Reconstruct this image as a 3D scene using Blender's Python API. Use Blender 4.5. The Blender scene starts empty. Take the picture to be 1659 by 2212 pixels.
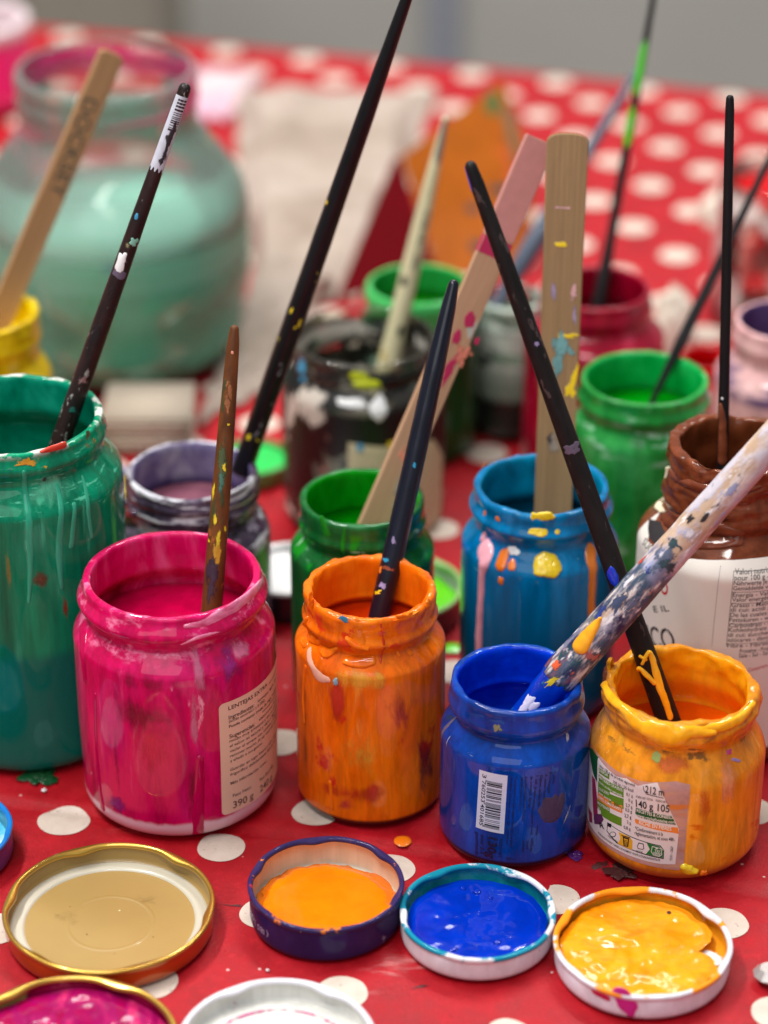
import bpy, bmesh, math, random
from mathutils import Vector, Matrix, noise as mn
from mathutils.geometry import tessellate_polygon

random.seed(7)
sc = bpy.context.scene
COL = sc.collection
S = 0.01                      # all lengths below are centimetres
PI = math.pi
H, TH, F, UC, VC = 62.4, math.radians(29.0), 5600.0, 829.5, 1106.0
CT, ST = math.cos(TH), math.sin(TH)
CAM = Vector((0, 0, H))

# ------------------------------------------------------------------ measuring
def ray(u, v):
    x, y = (u - UC) / F, (v - VC) / F
    return Vector((x, CT - y * ST, -ST - y * CT))
def at_z(u, v, z=0.0):
    d = ray(u, v); return CAM + d * ((z - H) / d.z)
def at_y(u, v, Y):
    d = ray(u, v); return CAM + d * (Y / d.y)
def at_t(u, v, t):
    return CAM + ray(u, v) * t

def fbm(x, y, z, o=3, s=0.0):
    v, a = 0.0, 1.0
    for k in range(o):
        v += a * mn.noise(Vector((x + s * 7.3, y - s * 3.1, z + s * 5.7)))
        x *= 2.03; y *= 2.03; z *= 2.03; a *= 0.5
    return v
def sm(a, b, x):
    if a == b: return float(x > a)
    t = max(0.0, min(1.0, (x - a) / (b - a))); return t * t * (3 - 2 * t)

# ------------------------------------------------------------------ colours and materials
def lin(c):
    if len(c) == 4: return c
    f = lambda v: (v / 255 / 12.92) if v / 255 <= 0.04045 else ((v / 255 + 0.055) / 1.055) ** 2.4
    return (f(c[0]), f(c[1]), f(c[2]), 1.0)

class G:
    def __init__(s, name, rough=0.45, coat=0.0, spec=0.5, metal=0.0, coat_rough=0.03):
        s.m = bpy.data.materials.new(name); s.m.use_nodes = True
        s.t = s.m.node_tree; s.n = s.t.nodes
        s.b = s.n['Principled BSDF']; s.out = s.n['Material Output']
        s.b.inputs['Roughness'].default_value = rough
        s.b.inputs['Coat Weight'].default_value = coat
        s.b.inputs['Coat Roughness'].default_value = coat_rough
        s.b.inputs['Specular IOR Level'].default_value = spec
        s.b.inputs['Metallic'].default_value = metal
        s.tc = s.n.new('ShaderNodeTexCoord'); s._z = None
    def put(s, sock, v):
        if hasattr(v, 'is_output') or isinstance(v, bpy.types.NodeSocket): s.t.links.new(v, sock)
        elif isinstance(v, (tuple, list)): sock.default_value = lin(v) if sock.type == 'RGBA' else v
        else: sock.default_value = v
    def noise(s, scale, detail=4, rough=0.55, st=(1, 1, 1), off=(0, 0, 0), dist=0.0):
        mp = s.n.new('ShaderNodeMapping'); mp.inputs['Scale'].default_value = st; mp.inputs['Location'].default_value = off
        s.t.links.new(s.tc.outputs['Object'], mp.inputs['Vector'])
        nz = s.n.new('ShaderNodeTexNoise'); nz.inputs['Scale'].default_value = scale
        nz.inputs['Detail'].default_value = detail; nz.inputs['Roughness'].default_value = rough
        nz.inputs['Distortion'].default_value = dist
        s.t.links.new(mp.outputs[0], nz.inputs['Vector'])
        return nz.outputs['Fac']
    def voro(s, scale, st=(1, 1, 1), feature='F1', rand=1.0):
        mp = s.n.new('ShaderNodeMapping'); mp.inputs['Scale'].default_value = st
        s.t.links.new(s.tc.outputs['Object'], mp.inputs['Vector'])
        nz = s.n.new('ShaderNodeTexVoronoi'); nz.inputs['Scale'].default_value = scale; nz.feature = feature
        nz.inputs['Randomness'].default_value = rand
        s.t.links.new(mp.outputs[0], nz.inputs['Vector'])
        return nz.outputs['Distance']
    def ramp(s, fac, stops, interp='LINEAR'):
        r = s.n.new('ShaderNodeValToRGB'); r.color_ramp.interpolation = interp
        e = r.color_ramp.elements
        while len(e) < len(stops): e.new(0.5)
        for k, (p, c) in enumerate(stops): e[k].position = p; e[k].color = lin(c)
        s.put(r.inputs[0], fac); return r.outputs[0]
    def mix(s, fac, a, b):
        r = s.n.new('ShaderNodeMix'); r.data_type = 'RGBA'
        s.put(r.inputs[0], fac); s.put(r.inputs[6], a); s.put(r.inputs[7], b); return r.outputs[2]
    def math(s, op, a, b=0.0, clamp=False):
        r = s.n.new('ShaderNodeMath'); r.operation = op; r.use_clamp = clamp
        s.put(r.inputs[0], a); s.put(r.inputs[1], b); return r.outputs[0]
    def rng(s, v, a, b, c=0.0, d=1.0):
        r = s.n.new('ShaderNodeMapRange'); r.interpolation_type = 'SMOOTHSTEP'
        s.put(r.inputs[0], v); r.inputs[1].default_value = a; r.inputs[2].default_value = b
        r.inputs[3].default_value = c; r.inputs[4].default_value = d; return r.outputs[0]
    def xyz(s, k):
        if s._z is None:
            q = s.n.new('ShaderNodeSeparateXYZ'); s.t.links.new(s.tc.outputs['Object'], q.inputs[0]); s._z = q.outputs
        return s._z[k]
    def bump(s, h, strength=0.3, dist=0.0005):
        b = s.n.new('ShaderNodeBump'); b.inputs['Strength'].default_value = strength
        b.inputs['Distance'].default_value = dist; s.put(b.inputs['Height'], h)
        s.t.links.new(b.outputs[0], s.b.inputs['Normal']); return b
    def color(s, c): s.put(s.b.inputs['Base Color'], c); return s
    def rough(s, v): s.put(s.b.inputs['Roughness'], v); return s

MATS = {}
def plain(name, c, rough=0.45, coat=0.0, var=0.12, nscale=120, bump=0.0, metal=0.0, spec=0.5):
    if name in MATS: return MATS[name]
    g = G(name, rough, coat, spec, metal)
    c = lin(c); d = tuple(v * (1 - var) for v in c[:3]) + (1,); l = tuple(min(1, v * (1 + var * 0.6)) for v in c[:3]) + (1,)
    n = g.noise(nscale, 5)
    g.color(g.ramp(n, [(0.3, d), (0.7, l)]))
    if bump: g.bump(n, bump, 0.0008)
    MATS[name] = g.m
    return g.m

def paint(name, stops, scale=70, st=(1, 1, 0.3), smears=(), zones=(), rough=0.4, coat=1.0, bump=0.25, bscale=90,
          bst=(1, 1, 0.5), bdist=0.0009, dist=0.6, coat_rough=0.04, rough_var=0.0):
    """paint behind or on glass: soft streaks, smears of other colours, zones that change with height (cm)"""
    if name in MATS: return MATS[name]
    g = G(name, rough, coat, 0.05 if coat else 0.35, coat_rough=coat_rough); g.b.inputs['Coat IOR'].default_value = 1.36
    n = g.noise(scale, 5, 0.6, st, dist=dist)
    k = len(stops)
    c = g.ramp(n, [(0.28 + 0.44 * i / max(1, k - 1), s) for i, s in enumerate(stops)])
    fine = g.noise(scale * 4.5, 4, 0.65, (st[0], st[1], st[2] * 0.35), (2, 9, 4), 0.4)
    hs = g.n.new('ShaderNodeHueSaturation'); g.put(hs.inputs['Color'], c); g.put(hs.inputs['Value'], g.rng(fine, 0.3, 0.7, *((0.76, 1.2) if 'on_glass' in name else (0.9, 1.07)))); c = hs.outputs[0]
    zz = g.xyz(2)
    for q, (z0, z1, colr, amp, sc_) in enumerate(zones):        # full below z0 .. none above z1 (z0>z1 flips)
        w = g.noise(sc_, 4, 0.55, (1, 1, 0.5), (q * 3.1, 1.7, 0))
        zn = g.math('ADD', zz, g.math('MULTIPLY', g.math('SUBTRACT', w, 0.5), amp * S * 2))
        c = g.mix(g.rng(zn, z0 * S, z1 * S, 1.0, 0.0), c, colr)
    for q, sm_ in enumerate(smears):
        colr, thr, wid, sc_, sst = sm_[:5]
        w = g.noise(sc_, 5, 0.6, sst, (q * 1.3 + 0.4, q * 2.7, q * 0.9))
        f = g.rng(w, thr, thr + wid)
        if len(sm_) > 5:                                        # only between two heights
            f = g.math('MULTIPLY', f, g.math('MULTIPLY', g.rng(zz, sm_[5] * S, (sm_[5] + 0.4) * S), g.rng(zz, (sm_[6] - 0.4) * S, sm_[6] * S, 1, 0)))
        c = g.mix(f, c, colr)
    g.color(c)
    if rough_var:
        g.rough(g.rng(g.noise(40, 4), 0.35, 0.65, max(0.05, rough - rough_var), rough + rough_var))
    if bump: g.bump(g.math('ADD', g.math('MULTIPLY', g.noise(bscale, 4, 0.5, bst, (5, 2, 1)), 0.75), g.math('MULTIPLY', g.noise(bscale * 4, 3, 0.5, bst, (1, 2, 5)), 0.18)), bump, bdist)
    MATS[name] = g.m
    return g.m

def splatter(name, base, base2, specks, rough=0.5, coat=0.15, grain=None, bump=0.35, zones=(), soft=0.04):
    """painted wood with spots: specks = (colour, threshold, scale, stretch)"""
    if name in MATS: return MATS[name]
    g = G(name, rough, coat, 0.25, coat_rough=0.15); g.b.inputs['Coat IOR'].default_value = 1.4
    if grain:
        n = g.noise(grain[0], 6, 0.65, (1, 1, grain[1]), dist=0.8)
        w = g.noise(grain[0] * 4, 3, 0.6, (1, 1, grain[1] * 0.5), (3, 3, 3))
        n = g.math('ADD', g.math('MULTIPLY', n, 0.65), g.math('MULTIPLY', w, 0.35))
    else:
        n = g.noise(160, 5, 0.6, (1, 1, 0.3))
    c = g.ramp(n, [(0.33, base), (0.66, base2)])
    zz = g.xyz(2)
    for q, (z0, z1, colr, amp) in enumerate(zones):
        w = g.noise(180, 4, 0.6, (1, 1, 0.5), (q * 3.1, 1.7, 0))
        zn = g.math('ADD', zz, g.math('MULTIPLY', g.math('SUBTRACT', w, 0.5), amp * S * 2))
        c = g.mix(g.rng(zn, z0 * S, z1 * S, 1.0, 0.0), c, colr)
    hsum = None
    for q, sp in enumerate(specks):
        colr, thr, sc_, sst = sp[:4]
        w = g.noise(sc_, 4, 0.6, sst, (q * 1.37 + 0.2, q * 2.71 + 0.5, q * 0.93))
        f = g.rng(w, thr, thr + soft)
        if len(sp) > 4:
            f = g.math('MULTIPLY', f, g.math('MULTIPLY', g.rng(zz, sp[4] * S, (sp[4] + 0.5) * S), g.rng(zz, (sp[5] - 0.5) * S, sp[5] * S, 1, 0)))
        c = g.mix(f, c, colr)
        hsum = f if hsum is None else g.math('MAXIMUM', hsum, f)
    g.color(c)
    h = g.noise(300, 4, 0.6, (1, 1, 0.35))
    if hsum is not None: h = g.math('ADD', g.math('MULTIPLY', h, 0.5), hsum)
    g.bump(h, bump, 0.0006)
    MATS[name] = g.m
    return g.m

def scumble(name, c, thr=0.47, sc_=420, st=(1, 1, 0.4), rough=0.5, soft=0.16, op=1.0):
    if name in MATS: return MATS[name]
    g = G(name, rough, 0.1)
    l = lin(c); d = tuple(v * 0.7 for v in l[:3]) + (1,); h = tuple(min(1, v * 1.25 + 0.01) for v in l[:3]) + (1,)
    g.color(g.ramp(g.noise(200, 4, 0.6, st), [(0.3, d), (0.7, h)]))
    at = g.n.new('ShaderNodeAttribute'); at.attribute_name = 'fade'
    al = g.math('ADD', g.noise(sc_, 5, 0.65, st, (4, 4, 4), 0.5), g.math('MULTIPLY', g.math('SUBTRACT', at.outputs['Fac'], 0.55), 0.42))
    g.put(g.b.inputs['Alpha'], g.math('MULTIPLY', g.rng(al, thr, thr + soft), op)); g.bump(g.noise(300, 4, 0.6), 0.4, 0.0006)
    MATS[name] = g.m
    return g.m

def clear_glass(name, tint=(0.86, 0.9, 0.88, 1), edge=(0.25, 0.33, 0.31, 1), smears=(), refl=1.0):
    if name in MATS: return MATS[name]
    g = G(name)
    n, L = g.n, g.t.links
    lw = n.new('ShaderNodeLayerWeight'); lw.inputs['Blend'].default_value = 0.35
    tr = n.new('ShaderNodeBsdfTransparent')
    L.new(g.mix(g.math('POWER', lw.outputs['Facing'], 2.2), tint, edge), tr.inputs['Color'])
    gl = n.new('ShaderNodeBsdfGlossy'); gl.inputs['Roughness'].default_value = 0.03
    fr = n.new('ShaderNodeFresnel'); fr.inputs['IOR'].default_value = 1.5
    m1 = n.new('ShaderNodeMixShader'); L.new(g.math('MULTIPLY', fr.outputs[0], refl), m1.inputs[0]); L.new(tr.outputs[0], m1.inputs[1]); L.new(gl.outputs[0], m1.inputs[2])
    last = m1.outputs[0]
    zz = g.xyz(2)
    for q, (colr, thr, wid, sc_, sst, z0, z1, op) in enumerate(smears):
        w = g.noise(sc_, 4, 0.6, sst, (q * 1.9, q * 2.7, q * 0.9))
        f = g.math('MULTIPLY', g.rng(w, thr, thr + wid), g.math('MULTIPLY', g.rng(zz, z0 * S, (z0 + 0.5) * S), g.rng(zz, (z1 - 0.5) * S, z1 * S, 1, 0)))
        f = g.math('MULTIPLY', f, op)
        d = n.new('ShaderNodeBsdfPrincipled'); g.put(d.inputs['Base Color'], colr); d.inputs['Roughness'].default_value = 0.4
        mx = n.new('ShaderNodeMixShader'); L.new(f, mx.inputs[0]); L.new(last, mx.inputs[1]); L.new(d.outputs[0], mx.inputs[2])
        last = mx.outputs[0]
    L.new(last, g.out.inputs['Surface'])
    MATS[name] = g.m
    return g.m

# ------------------------------------------------------------------ mesh building
def tag(o, label=None, cat=None, group=None, kind=None):
    if label: o['label'] = label
    if cat: o['category'] = cat
    if group: o['group'] = group
    if kind: o['kind'] = kind
    return o
def empty(name, loc, label, cat, group=None):
    o = bpy.data.objects.new(name, None); COL.objects.link(o)
    o.empty_display_size = 0.01; o.location = Vector(loc) * S
    return tag(o, label, cat, group)
def mesh_obj(name, verts, faces, mats, parent=None, smooth=True, fm=None):
    me = bpy.data.meshes.new(name)
    me.from_pydata([(v[0] * S, v[1] * S, v[2] * S) for v in verts], [], faces)
    for m in (mats if isinstance(mats, (list, tuple)) else [mats]): me.materials.append(m)
    if fm: me.polygons.foreach_set('material_index', fm)
    me.polygons.foreach_set('use_smooth', [smooth] * len(me.polygons))
    me.update()
    bm = bmesh.new(); bm.from_mesh(me); bmesh.ops.recalc_face_normals(bm, faces=bm.faces); bm.to_mesh(me); bm.free()
    o = bpy.data.objects.new(name, me); COL.objects.link(o)
    if parent: o.parent = parent
    return o
def bm_obj(name, bm, mats, parent=None, smooth=False):
    me = bpy.data.meshes.new(name)
    bmesh.ops.scale(bm, vec=(S, S, S), verts=bm.verts)
    bmesh.ops.recalc_face_normals(bm, faces=bm.faces)
    bm.to_mesh(me); bm.free()
    for m in (mats if isinstance(mats, (list, tuple)) else [mats]): me.materials.append(m)
    me.polygons.foreach_set('use_smooth', [smooth] * len(me.polygons))
    o = bpy.data.objects.new(name, me); COL.objects.link(o)
    if parent: o.parent = parent
    return o

def revolve(name, prof, mats, parent=None, n=128, disp=None):
    """prof: (r, z[, material]) from the bottom pole round to the last point; angle 0 faces local -Y"""
    V, Fc, fm, rows = [], [], [], []
    for i, p in enumerate(prof):
        r, z = p[0], p[1]
        if r < 1e-6:
            rows.append([len(V)]); V.append((0, 0, z)); continue
        row = []
        for k in range(n):
            a = 2 * PI * k / n; rr, zz = r, z
            if disp: rr, zz = disp(a, r, z, i)
            row.append(len(V)); V.append((rr * math.sin(a), -rr * math.cos(a), zz))
        rows.append(row)
    for i in range(len(prof) - 1):
        A, B = rows[i], rows[i + 1]; mi = prof[i][2] if len(prof[i]) > 2 else 0
        for k in range(n):
            k2 = (k + 1) % n
            if len(A) == 1 and len(B) == 1: break
            if len(A) == 1: Fc.append((A[0], B[k2], B[k]))
            elif len(B) == 1: Fc.append((A[k], A[k2], B[0]))
            else: Fc.append((A[k], A[k2], B[k2], B[k]))
            fm.append(mi)
    return mesh_obj(name, V, Fc, mats, parent, True, fm)

def dome(name, st, mapf, mat, parent, th=0.08, ns=5, kw=5, n_in=0.03, seed=0.0):
    """raised paint along a spine: st = (s, z, halfwidth) in cm on a surface; mapf(s, z, height) -> local point"""
    P = []
    m = len(st)
    for i in range(m - 1):
        p0 = st[max(0, i - 1)]; p1 = st[i]; p2 = st[i + 1]; p3 = st[min(m - 1, i + 2)]
        for q in range(ns):
            t = q / ns
            P.append(tuple(0.5 * (2 * b + (c - a) * t + (2 * a - 5 * b + 4 * c - d) * t * t + (3 * b - a - 3 * c + d) * t ** 3)
                           for a, b, c, d in zip(p0, p1, p2, p3)))
    P.append(st[-1])
    rings = []
    def dirv(i):
        a = P[max(0, i - 1)]; b = P[min(len(P) - 1, i + 1)]
        dx, dz = b[0] - a[0], b[1] - a[1]; l = math.hypot(dx, dz) or 1
        return dx / l, dz / l
    d0 = dirv(0); d1 = dirv(len(P) - 1)
    for ang in (88, 65, 40, 20):
        w = P[0][2]; a = math.radians(ang)
        rings.append((P[0][0] - d0[0] * w * math.sin(a), P[0][1] - d0[1] * w * math.sin(a), w * math.cos(a), d0, math.cos(a)))
    for i, p in enumerate(P): rings.append((p[0], p[1], max(0.005, p[2]), dirv(i), 1.0))
    for ang in (20, 40, 65, 88):
        w = P[-1][2]; a = math.radians(ang)
        rings.append((P[-1][0] + d1[0] * w * math.sin(a), P[-1][1] + d1[1] * w * math.sin(a), w * math.cos(a), d1, math.cos(a)))
    V, Fc = [], []
    K = 2 * kw + 1
    for (s, z, w, d, e) in rings:
        for k in range(K):
            f = (k - kw) / kw; f = math.sin(f * PI / 2)
            w2 = w * (1 + 0.18 * fbm(s * 3 + f, z * 3, seed, 2, seed))
            h = th * math.sqrt(max(0, 1 - f * f)) * e * (1 + 0.3 * fbm(s * 4, z * 4, f, 2, seed + 3)) - n_in * (1 - math.sqrt(max(0, 1 - f * f)) * e)
            V.append(mapf(s - d[1] * f * w2, z + d[0] * f * w2, h))
    for i in range(len(rings) - 1):
        for k in range(K - 1):
            Fc.append((i * K + k, i * K + k + 1, (i + 1) * K + k + 1, (i + 1) * K + k))
    return mesh_obj(name, V, Fc, mat, parent)

def blob(name, s0, z0, rs, rz, mapf, mat, parent, th=0.05, seed=0.0, amp=0.35, n=28, rot=0.0, freq=1.3):
    """flat irregular splash of paint"""
    V, Fc = [mapf(s0, z0, th)], []
    big = max(rs, rz) > 0.45
    n = 64 if big else n
    fs = [0.1, 0.2, 0.3, 0.4, 0.5, 0.6, 0.7, 0.8, 0.88, 0.94, 0.98, 1.0] if big else [0.35, 0.65, 0.85, 0.96, 1.0]
    R = [(f, 1.25 * math.sqrt(max(0.0, 1 - f * f)) ** 0.6 - 0.25 if not (th < 0.02) else (1.0 if f < 0.97 else 0.3)) for f in fs]
    for f, hh in R:
        for k in range(n):
            a = 2 * PI * k / n
            q = 1 + amp * fbm(math.cos(a) * freq, math.sin(a) * freq, seed, 3, seed)
            x, y = rs * q * f * math.cos(a), rz * q * f * math.sin(a)
            V.append(mapf(s0 + x * math.cos(rot) - y * math.sin(rot), z0 + x * math.sin(rot) + y * math.cos(rot),
                          th * hh * (1 + 0.25 * fbm(x * 6, y * 6, seed, 2))))
    for k in range(n): Fc.append((0, 1 + k, 1 + (k + 1) % n))
    for i in range(len(R) - 1):
        for k in range(n):
            a, b = 1 + i * n, 1 + (i + 1) * n; k2 = (k + 1) % n
            Fc.append((a + k, b + k, b + k2, a + k2))
    o = mesh_obj(name, V, Fc, mat, parent)
    at = o.data.attributes.new('fade', 'FLOAT', 'POINT')
    at.data.foreach_set('value', [1.0] + [1 - f ** 1.6 for f in fs for _ in range(n)])
    return o

def sheet(name, polys, mapf, mats, parent, off=0.01, step=0.15, stepz=0.12):
    """thin printed shapes lying on a curved surface; polys = list of (points, material index, extra offset)"""
    allbm = bmesh.new()
    for poly, mi, ex in polys:
        bm = bmesh.new()
        vs = [bm.verts.new((p[0], p[1], 0)) for p in poly]
        for t in tessellate_polygon([[Vector((p[0], p[1], 0)) for p in poly]]):
            try: bm.faces.new([vs[i] for i in t])
            except ValueError: pass
        xs = [p[0] for p in poly]; zs = [p[1] for p in poly]
        x = min(xs) + step
        while x < max(xs):
            bmesh.ops.bisect_plane(bm, geom=bm.verts[:] + bm.edges[:] + bm.faces[:], plane_co=(x, 0, 0), plane_no=(1, 0, 0)); x += step
        z = min(zs) + stepz
        while z < max(zs):
            bmesh.ops.bisect_plane(bm, geom=bm.verts[:] + bm.edges[:] + bm.faces[:], plane_co=(0, z, 0), plane_no=(0, 1, 0)); z += stepz
        mp = {}
        for v in bm.verts: mp[v] = allbm.verts.new(mapf(v.co.x, v.co.y, off + ex))
        for f in bm.faces:
            nf = allbm.faces.new([mp[v] for v in f.verts]); nf.material_index = mi; nf.smooth = True
        bm.free()
    me = bpy.data.meshes.new(name)
    bmesh.ops.scale(allbm, vec=(S, S, S), verts=allbm.verts)
    allbm.to_mesh(me); allbm.free()
    for m in mats: me.materials.append(m)
    o = bpy.data.objects.new(name, me); COL.objects.link(o); o.parent = parent
    return o

def text_sheet(name, items, mapf, mat, parent, off=0.016):
    """items: (string, (s0, z0), (s1, z1), height_cm[, shear]) - the string fills the baseline from p0 to p1"""
    V, Fc = [], []
    for it in items:
        st, p0, p1, h = it[:4]
        cu = bpy.data.curves.new('t', 'FONT'); cu.body = st; cu.size = 1.0; cu.resolution_u = 3
        cu.offset = it[4] if len(it) > 4 else 0.007
        ob = bpy.data.objects.new('t', cu); COL.objects.link(ob)
        me = ob.to_mesh()
        vs = [v.co.copy() for v in me.vertices]; fs = [tuple(p.vertices) for p in me.polygons]
        ob.to_mesh_clear(); bpy.data.objects.remove(ob); bpy.data.curves.remove(cu)
        if not vs: continue
        x0 = min(v.x for v in vs); x1 = max(v.x for v in vs)
        L = math.hypot(p1[0] - p0[0], p1[1] - p0[1]); ux, uz = (p1[0] - p0[0]) / L, (p1[1] - p0[1]) / L
        b = len(V)
        for v in vs:
            a = (v.x - x0) / max(1e-6, x1 - x0) * L; c = v.y / 0.72 * h
            V.append(mapf(p0[0] + ux * a - uz * c, p0[1] + uz * a + ux * c, off))
        Fc += [tuple(i + b for i in f) for f in fs]
    me = bpy.data.meshes.new(name)
    me.from_pydata([(v[0] * S, v[1] * S, v[2] * S) for v in V], [], Fc); me.materials.append(mat); me.update()
    o = bpy.data.objects.new(name, me); COL.objects.link(o); o.parent = parent
    return o
# ------------------------------------------------------------------ jars
class Jar:
    def __init__(j, name, label, u, v, t, rn, R, mo, mi, cat='jar', neck=1.4, sh=0.9, groove=0.12, beads=(), br=0.5,
                 wave=0.0, wave_z=1.2, wf=2.0, seed=1.0, H_=None, thread=0.0, n=144, group='paint jars on the table', base_r=1.0,
                 body_wave=0.0, inner=True, lip=0.28, part='jar_body', x=None, y=None):
        P = at_t(u, v, t)
        j.X, j.Y, j.H, j.rn, j.R, j.t = P.x, P.y, (H_ or P.z), rn, R, t
        if x is not None: j.X = x
        if y is not None: j.Y = y
        j.phi = math.atan2(-j.X, j.Y)
        j.root = empty(name, (j.X, j.Y, 0), label, cat, group); j.root.rotation_euler = (0, 0, j.phi)
        Ht = j.H; zs = Ht - neck - sh; j.neck = neck; j.seed = seed
        Rb = R * base_r
        pr = [(0, 0.05, 0), (Rb - br * 1.15, 0.05, 0), (Rb - br, 0.0, 0)]
        for k in range(1, 7):
            a = k / 6 * PI / 2; pr.append((Rb - br + br * math.sin(a), br - br * math.cos(a), 0))
        nb = max(3, int((zs - br) / 0.35))
        for k in range(1, nb + 1):
            q = k / nb; pr.append((Rb + (R - Rb) * sm(0, 0.5, q), br + (zs - br) * q, 0))
        for k in range(1, 11):
            q = k / 10; pr.append((R + (rn - groove - R) * (0.55 * q * q * (3 - 2 * q) + 0.45 * q * q), zs + sh * q, 0))
        nn = max(10, int(neck / 0.08))
        for k in range(1, nn):
            z = Ht - neck + (neck - 0.14) * k / (nn - 1)
            r = rn - groove * (1 - sm(0, 0.35, k / nn))
            for dz, amp, sg in beads: r += amp * math.exp(-((Ht - z - dz) / sg) ** 2)
            pr.append((r, z, 0))
        j.outer = [(p[0], p[1]) for p in pr]
        w = lip
        pr += [(rn - 0.03, Ht - 0.05, 0), (rn - w * 0.3, Ht - 0.005, 0), (rn - w * 0.55, Ht, 0), (rn - w * 0.8, Ht - 0.02, 1), (rn - w, Ht - 0.1, 1)]
        for k in range(1, 9): pr.append((rn - w - 0.01, Ht - 0.1 - (neck - 0.1) * k / 8, 1))
        for k in range(1, 9):
            q = k / 8; z = Ht - neck - sh * q; pr.append((min(rn - w + (R - 0.25 - rn + w) * sm(0, 1, q), j.r(z) - 0.24), z, 1))
        z = zs - 0.4
        while z > 0.95:
            pr.append((j.r(z) - 0.26, z, 1)); z -= 0.4
        pr += [(j.r(0.9) - 0.28, 0.9, 1), (j.r(0.6) - 0.5, 0.55, 1), (0, 0.5, 1)]
        top = Ht
        def disp(a, r, z, i):
            x, y = math.sin(a), math.cos(a)
            rr, zz = r, z
            if thread and top - neck < z < top - 0.25:
                hz = (top - z) / 0.42 - a / (2 * PI)
                rr += thread * math.exp(-(((hz % 1) - 0.5) / 0.2) ** 2)
            if wave:
                k = sm(top - wave_z - 0.5, top - wave_z + 0.3, z)
                if k > 0:
                    d = fbm(x * wf, y * wf, z * 1.6 + seed, 3, seed)
                    out = 1 if i < len(j.outer) + 2 else -1
                    rr += out * wave * k * (0.35 + d)
                    if z > top - 0.3: zz += wave * 0.8 * fbm(x * wf * 1.3, y * wf * 1.3, seed + 4, 3, seed)
            if body_wave: rr += body_wave * fbm(x * 3, y * 3, z * 0.5, 2, seed + 9) * sm(0.3, 1.0, z)
            return rr, zz
        j.prof = pr
        j.body = revolve(part, pr, [mo, mi], j.root, n, disp)
    def r(j, z):
        o = j.outer
        if z <= o[2][1]: return o[2][0]
        for a, b in zip(o[2:], o[3:]):
            if a[1] <= z <= b[1]: return a[0] + (b[0] - a[0]) * (z - a[1]) / max(1e-6, b[1] - a[1])
        return o[-1][0]
    def rin(j, z): return (j.rn - 0.32) if z > j.H - j.neck - 0.4 else j.r(z) - 0.32
    def fill(j, depth, mat, amp=0.0):
        z = j.H - depth; R = j.rin(z) + 0.06
        return polar('paint_fill', R, z, mat, j.root, lambda a: 1.0, lambda x, y: amp * fbm(x * 0.9, y * 0.9, j.seed, 3, j.seed))
    def hit(j, u, v):
        d = ray(u, v); c, s = math.cos(-j.phi), math.sin(-j.phi)
        def loc(t):
            P = CAM + d * t; x, y = P.x - j.X, P.y - j.Y
            return x * c - y * s, x * s + y * c, P.z
        t0 = j.Y / d.y - 8; prev = None
        for k in range(1600):
            t = t0 + k * 0.01; x, y, z = loc(t); rr = math.hypot(x, y)
            if z < j.H and rr <= j.r(z): return math.atan2(x, -y) * j.R, z, t
            if prev is None or rr - j.r(z) < prev[0]: prev = (rr - j.r(z), t)
            if z < -1: break
        x, y, z = loc(prev[1]); return math.atan2(x, -y) * j.R, z, prev[1]
    def map(j, s, z, h):
        a = s / j.R; r = j.r(z) + h
        return (r * math.sin(a), -r * math.cos(a), z)
    def pts(j, px): return [j.hit(*p)[:2] for p in px]
    def drip(j, mat, px, th=0.08, seed=0.0, label=None):
        st = []
        for (u, v, w) in px:
            s, z, t = j.hit(u, v); st.append((s, z, w * t / F))
        o = dome('paint_drip', st, j.map, mat, j.root, th, seed=seed)
        if label: o['label'] = label
        return o
    def blob(j, mat, u, v, wu, wv, th=0.05, seed=0.0, **k):
        s, z, t = j.hit(u, v)
        return blob('paint_drip', s, z, wu * t / F, wv * t / F / 0.84, j.map, mat, j.root, th, seed, **k)

def polar(name, R, z, mat, parent, outline, height, nr=22, n=96, edge=0.0, x=0, y=0):
    V, Fc = [(x, y, z + height(0, 0))], []
    for i in range(1, nr + 1):
        f = i / nr; f = 1 - (1 - f) ** 1.6
        for k in range(n):
            a = 2 * PI * k / n; q = R * f * outline(a)
            px, py = q * math.sin(a), -q * math.cos(a)
            V.append((x + px, y + py, z + height(px, py) - edge * sm(0.86, 1.0, f)))
    for k in range(n): Fc.append((0, 1 + k, 1 + (k + 1) % n))
    for i in range(nr - 1):
        for k in range(n):
            a, b = 1 + i * n, 1 + (i + 1) * n; k2 = (k + 1) % n
            Fc.append((a + k, b + k, b + k2, a + k2))
    return mesh_obj(name, V, Fc, mat, parent)

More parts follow.
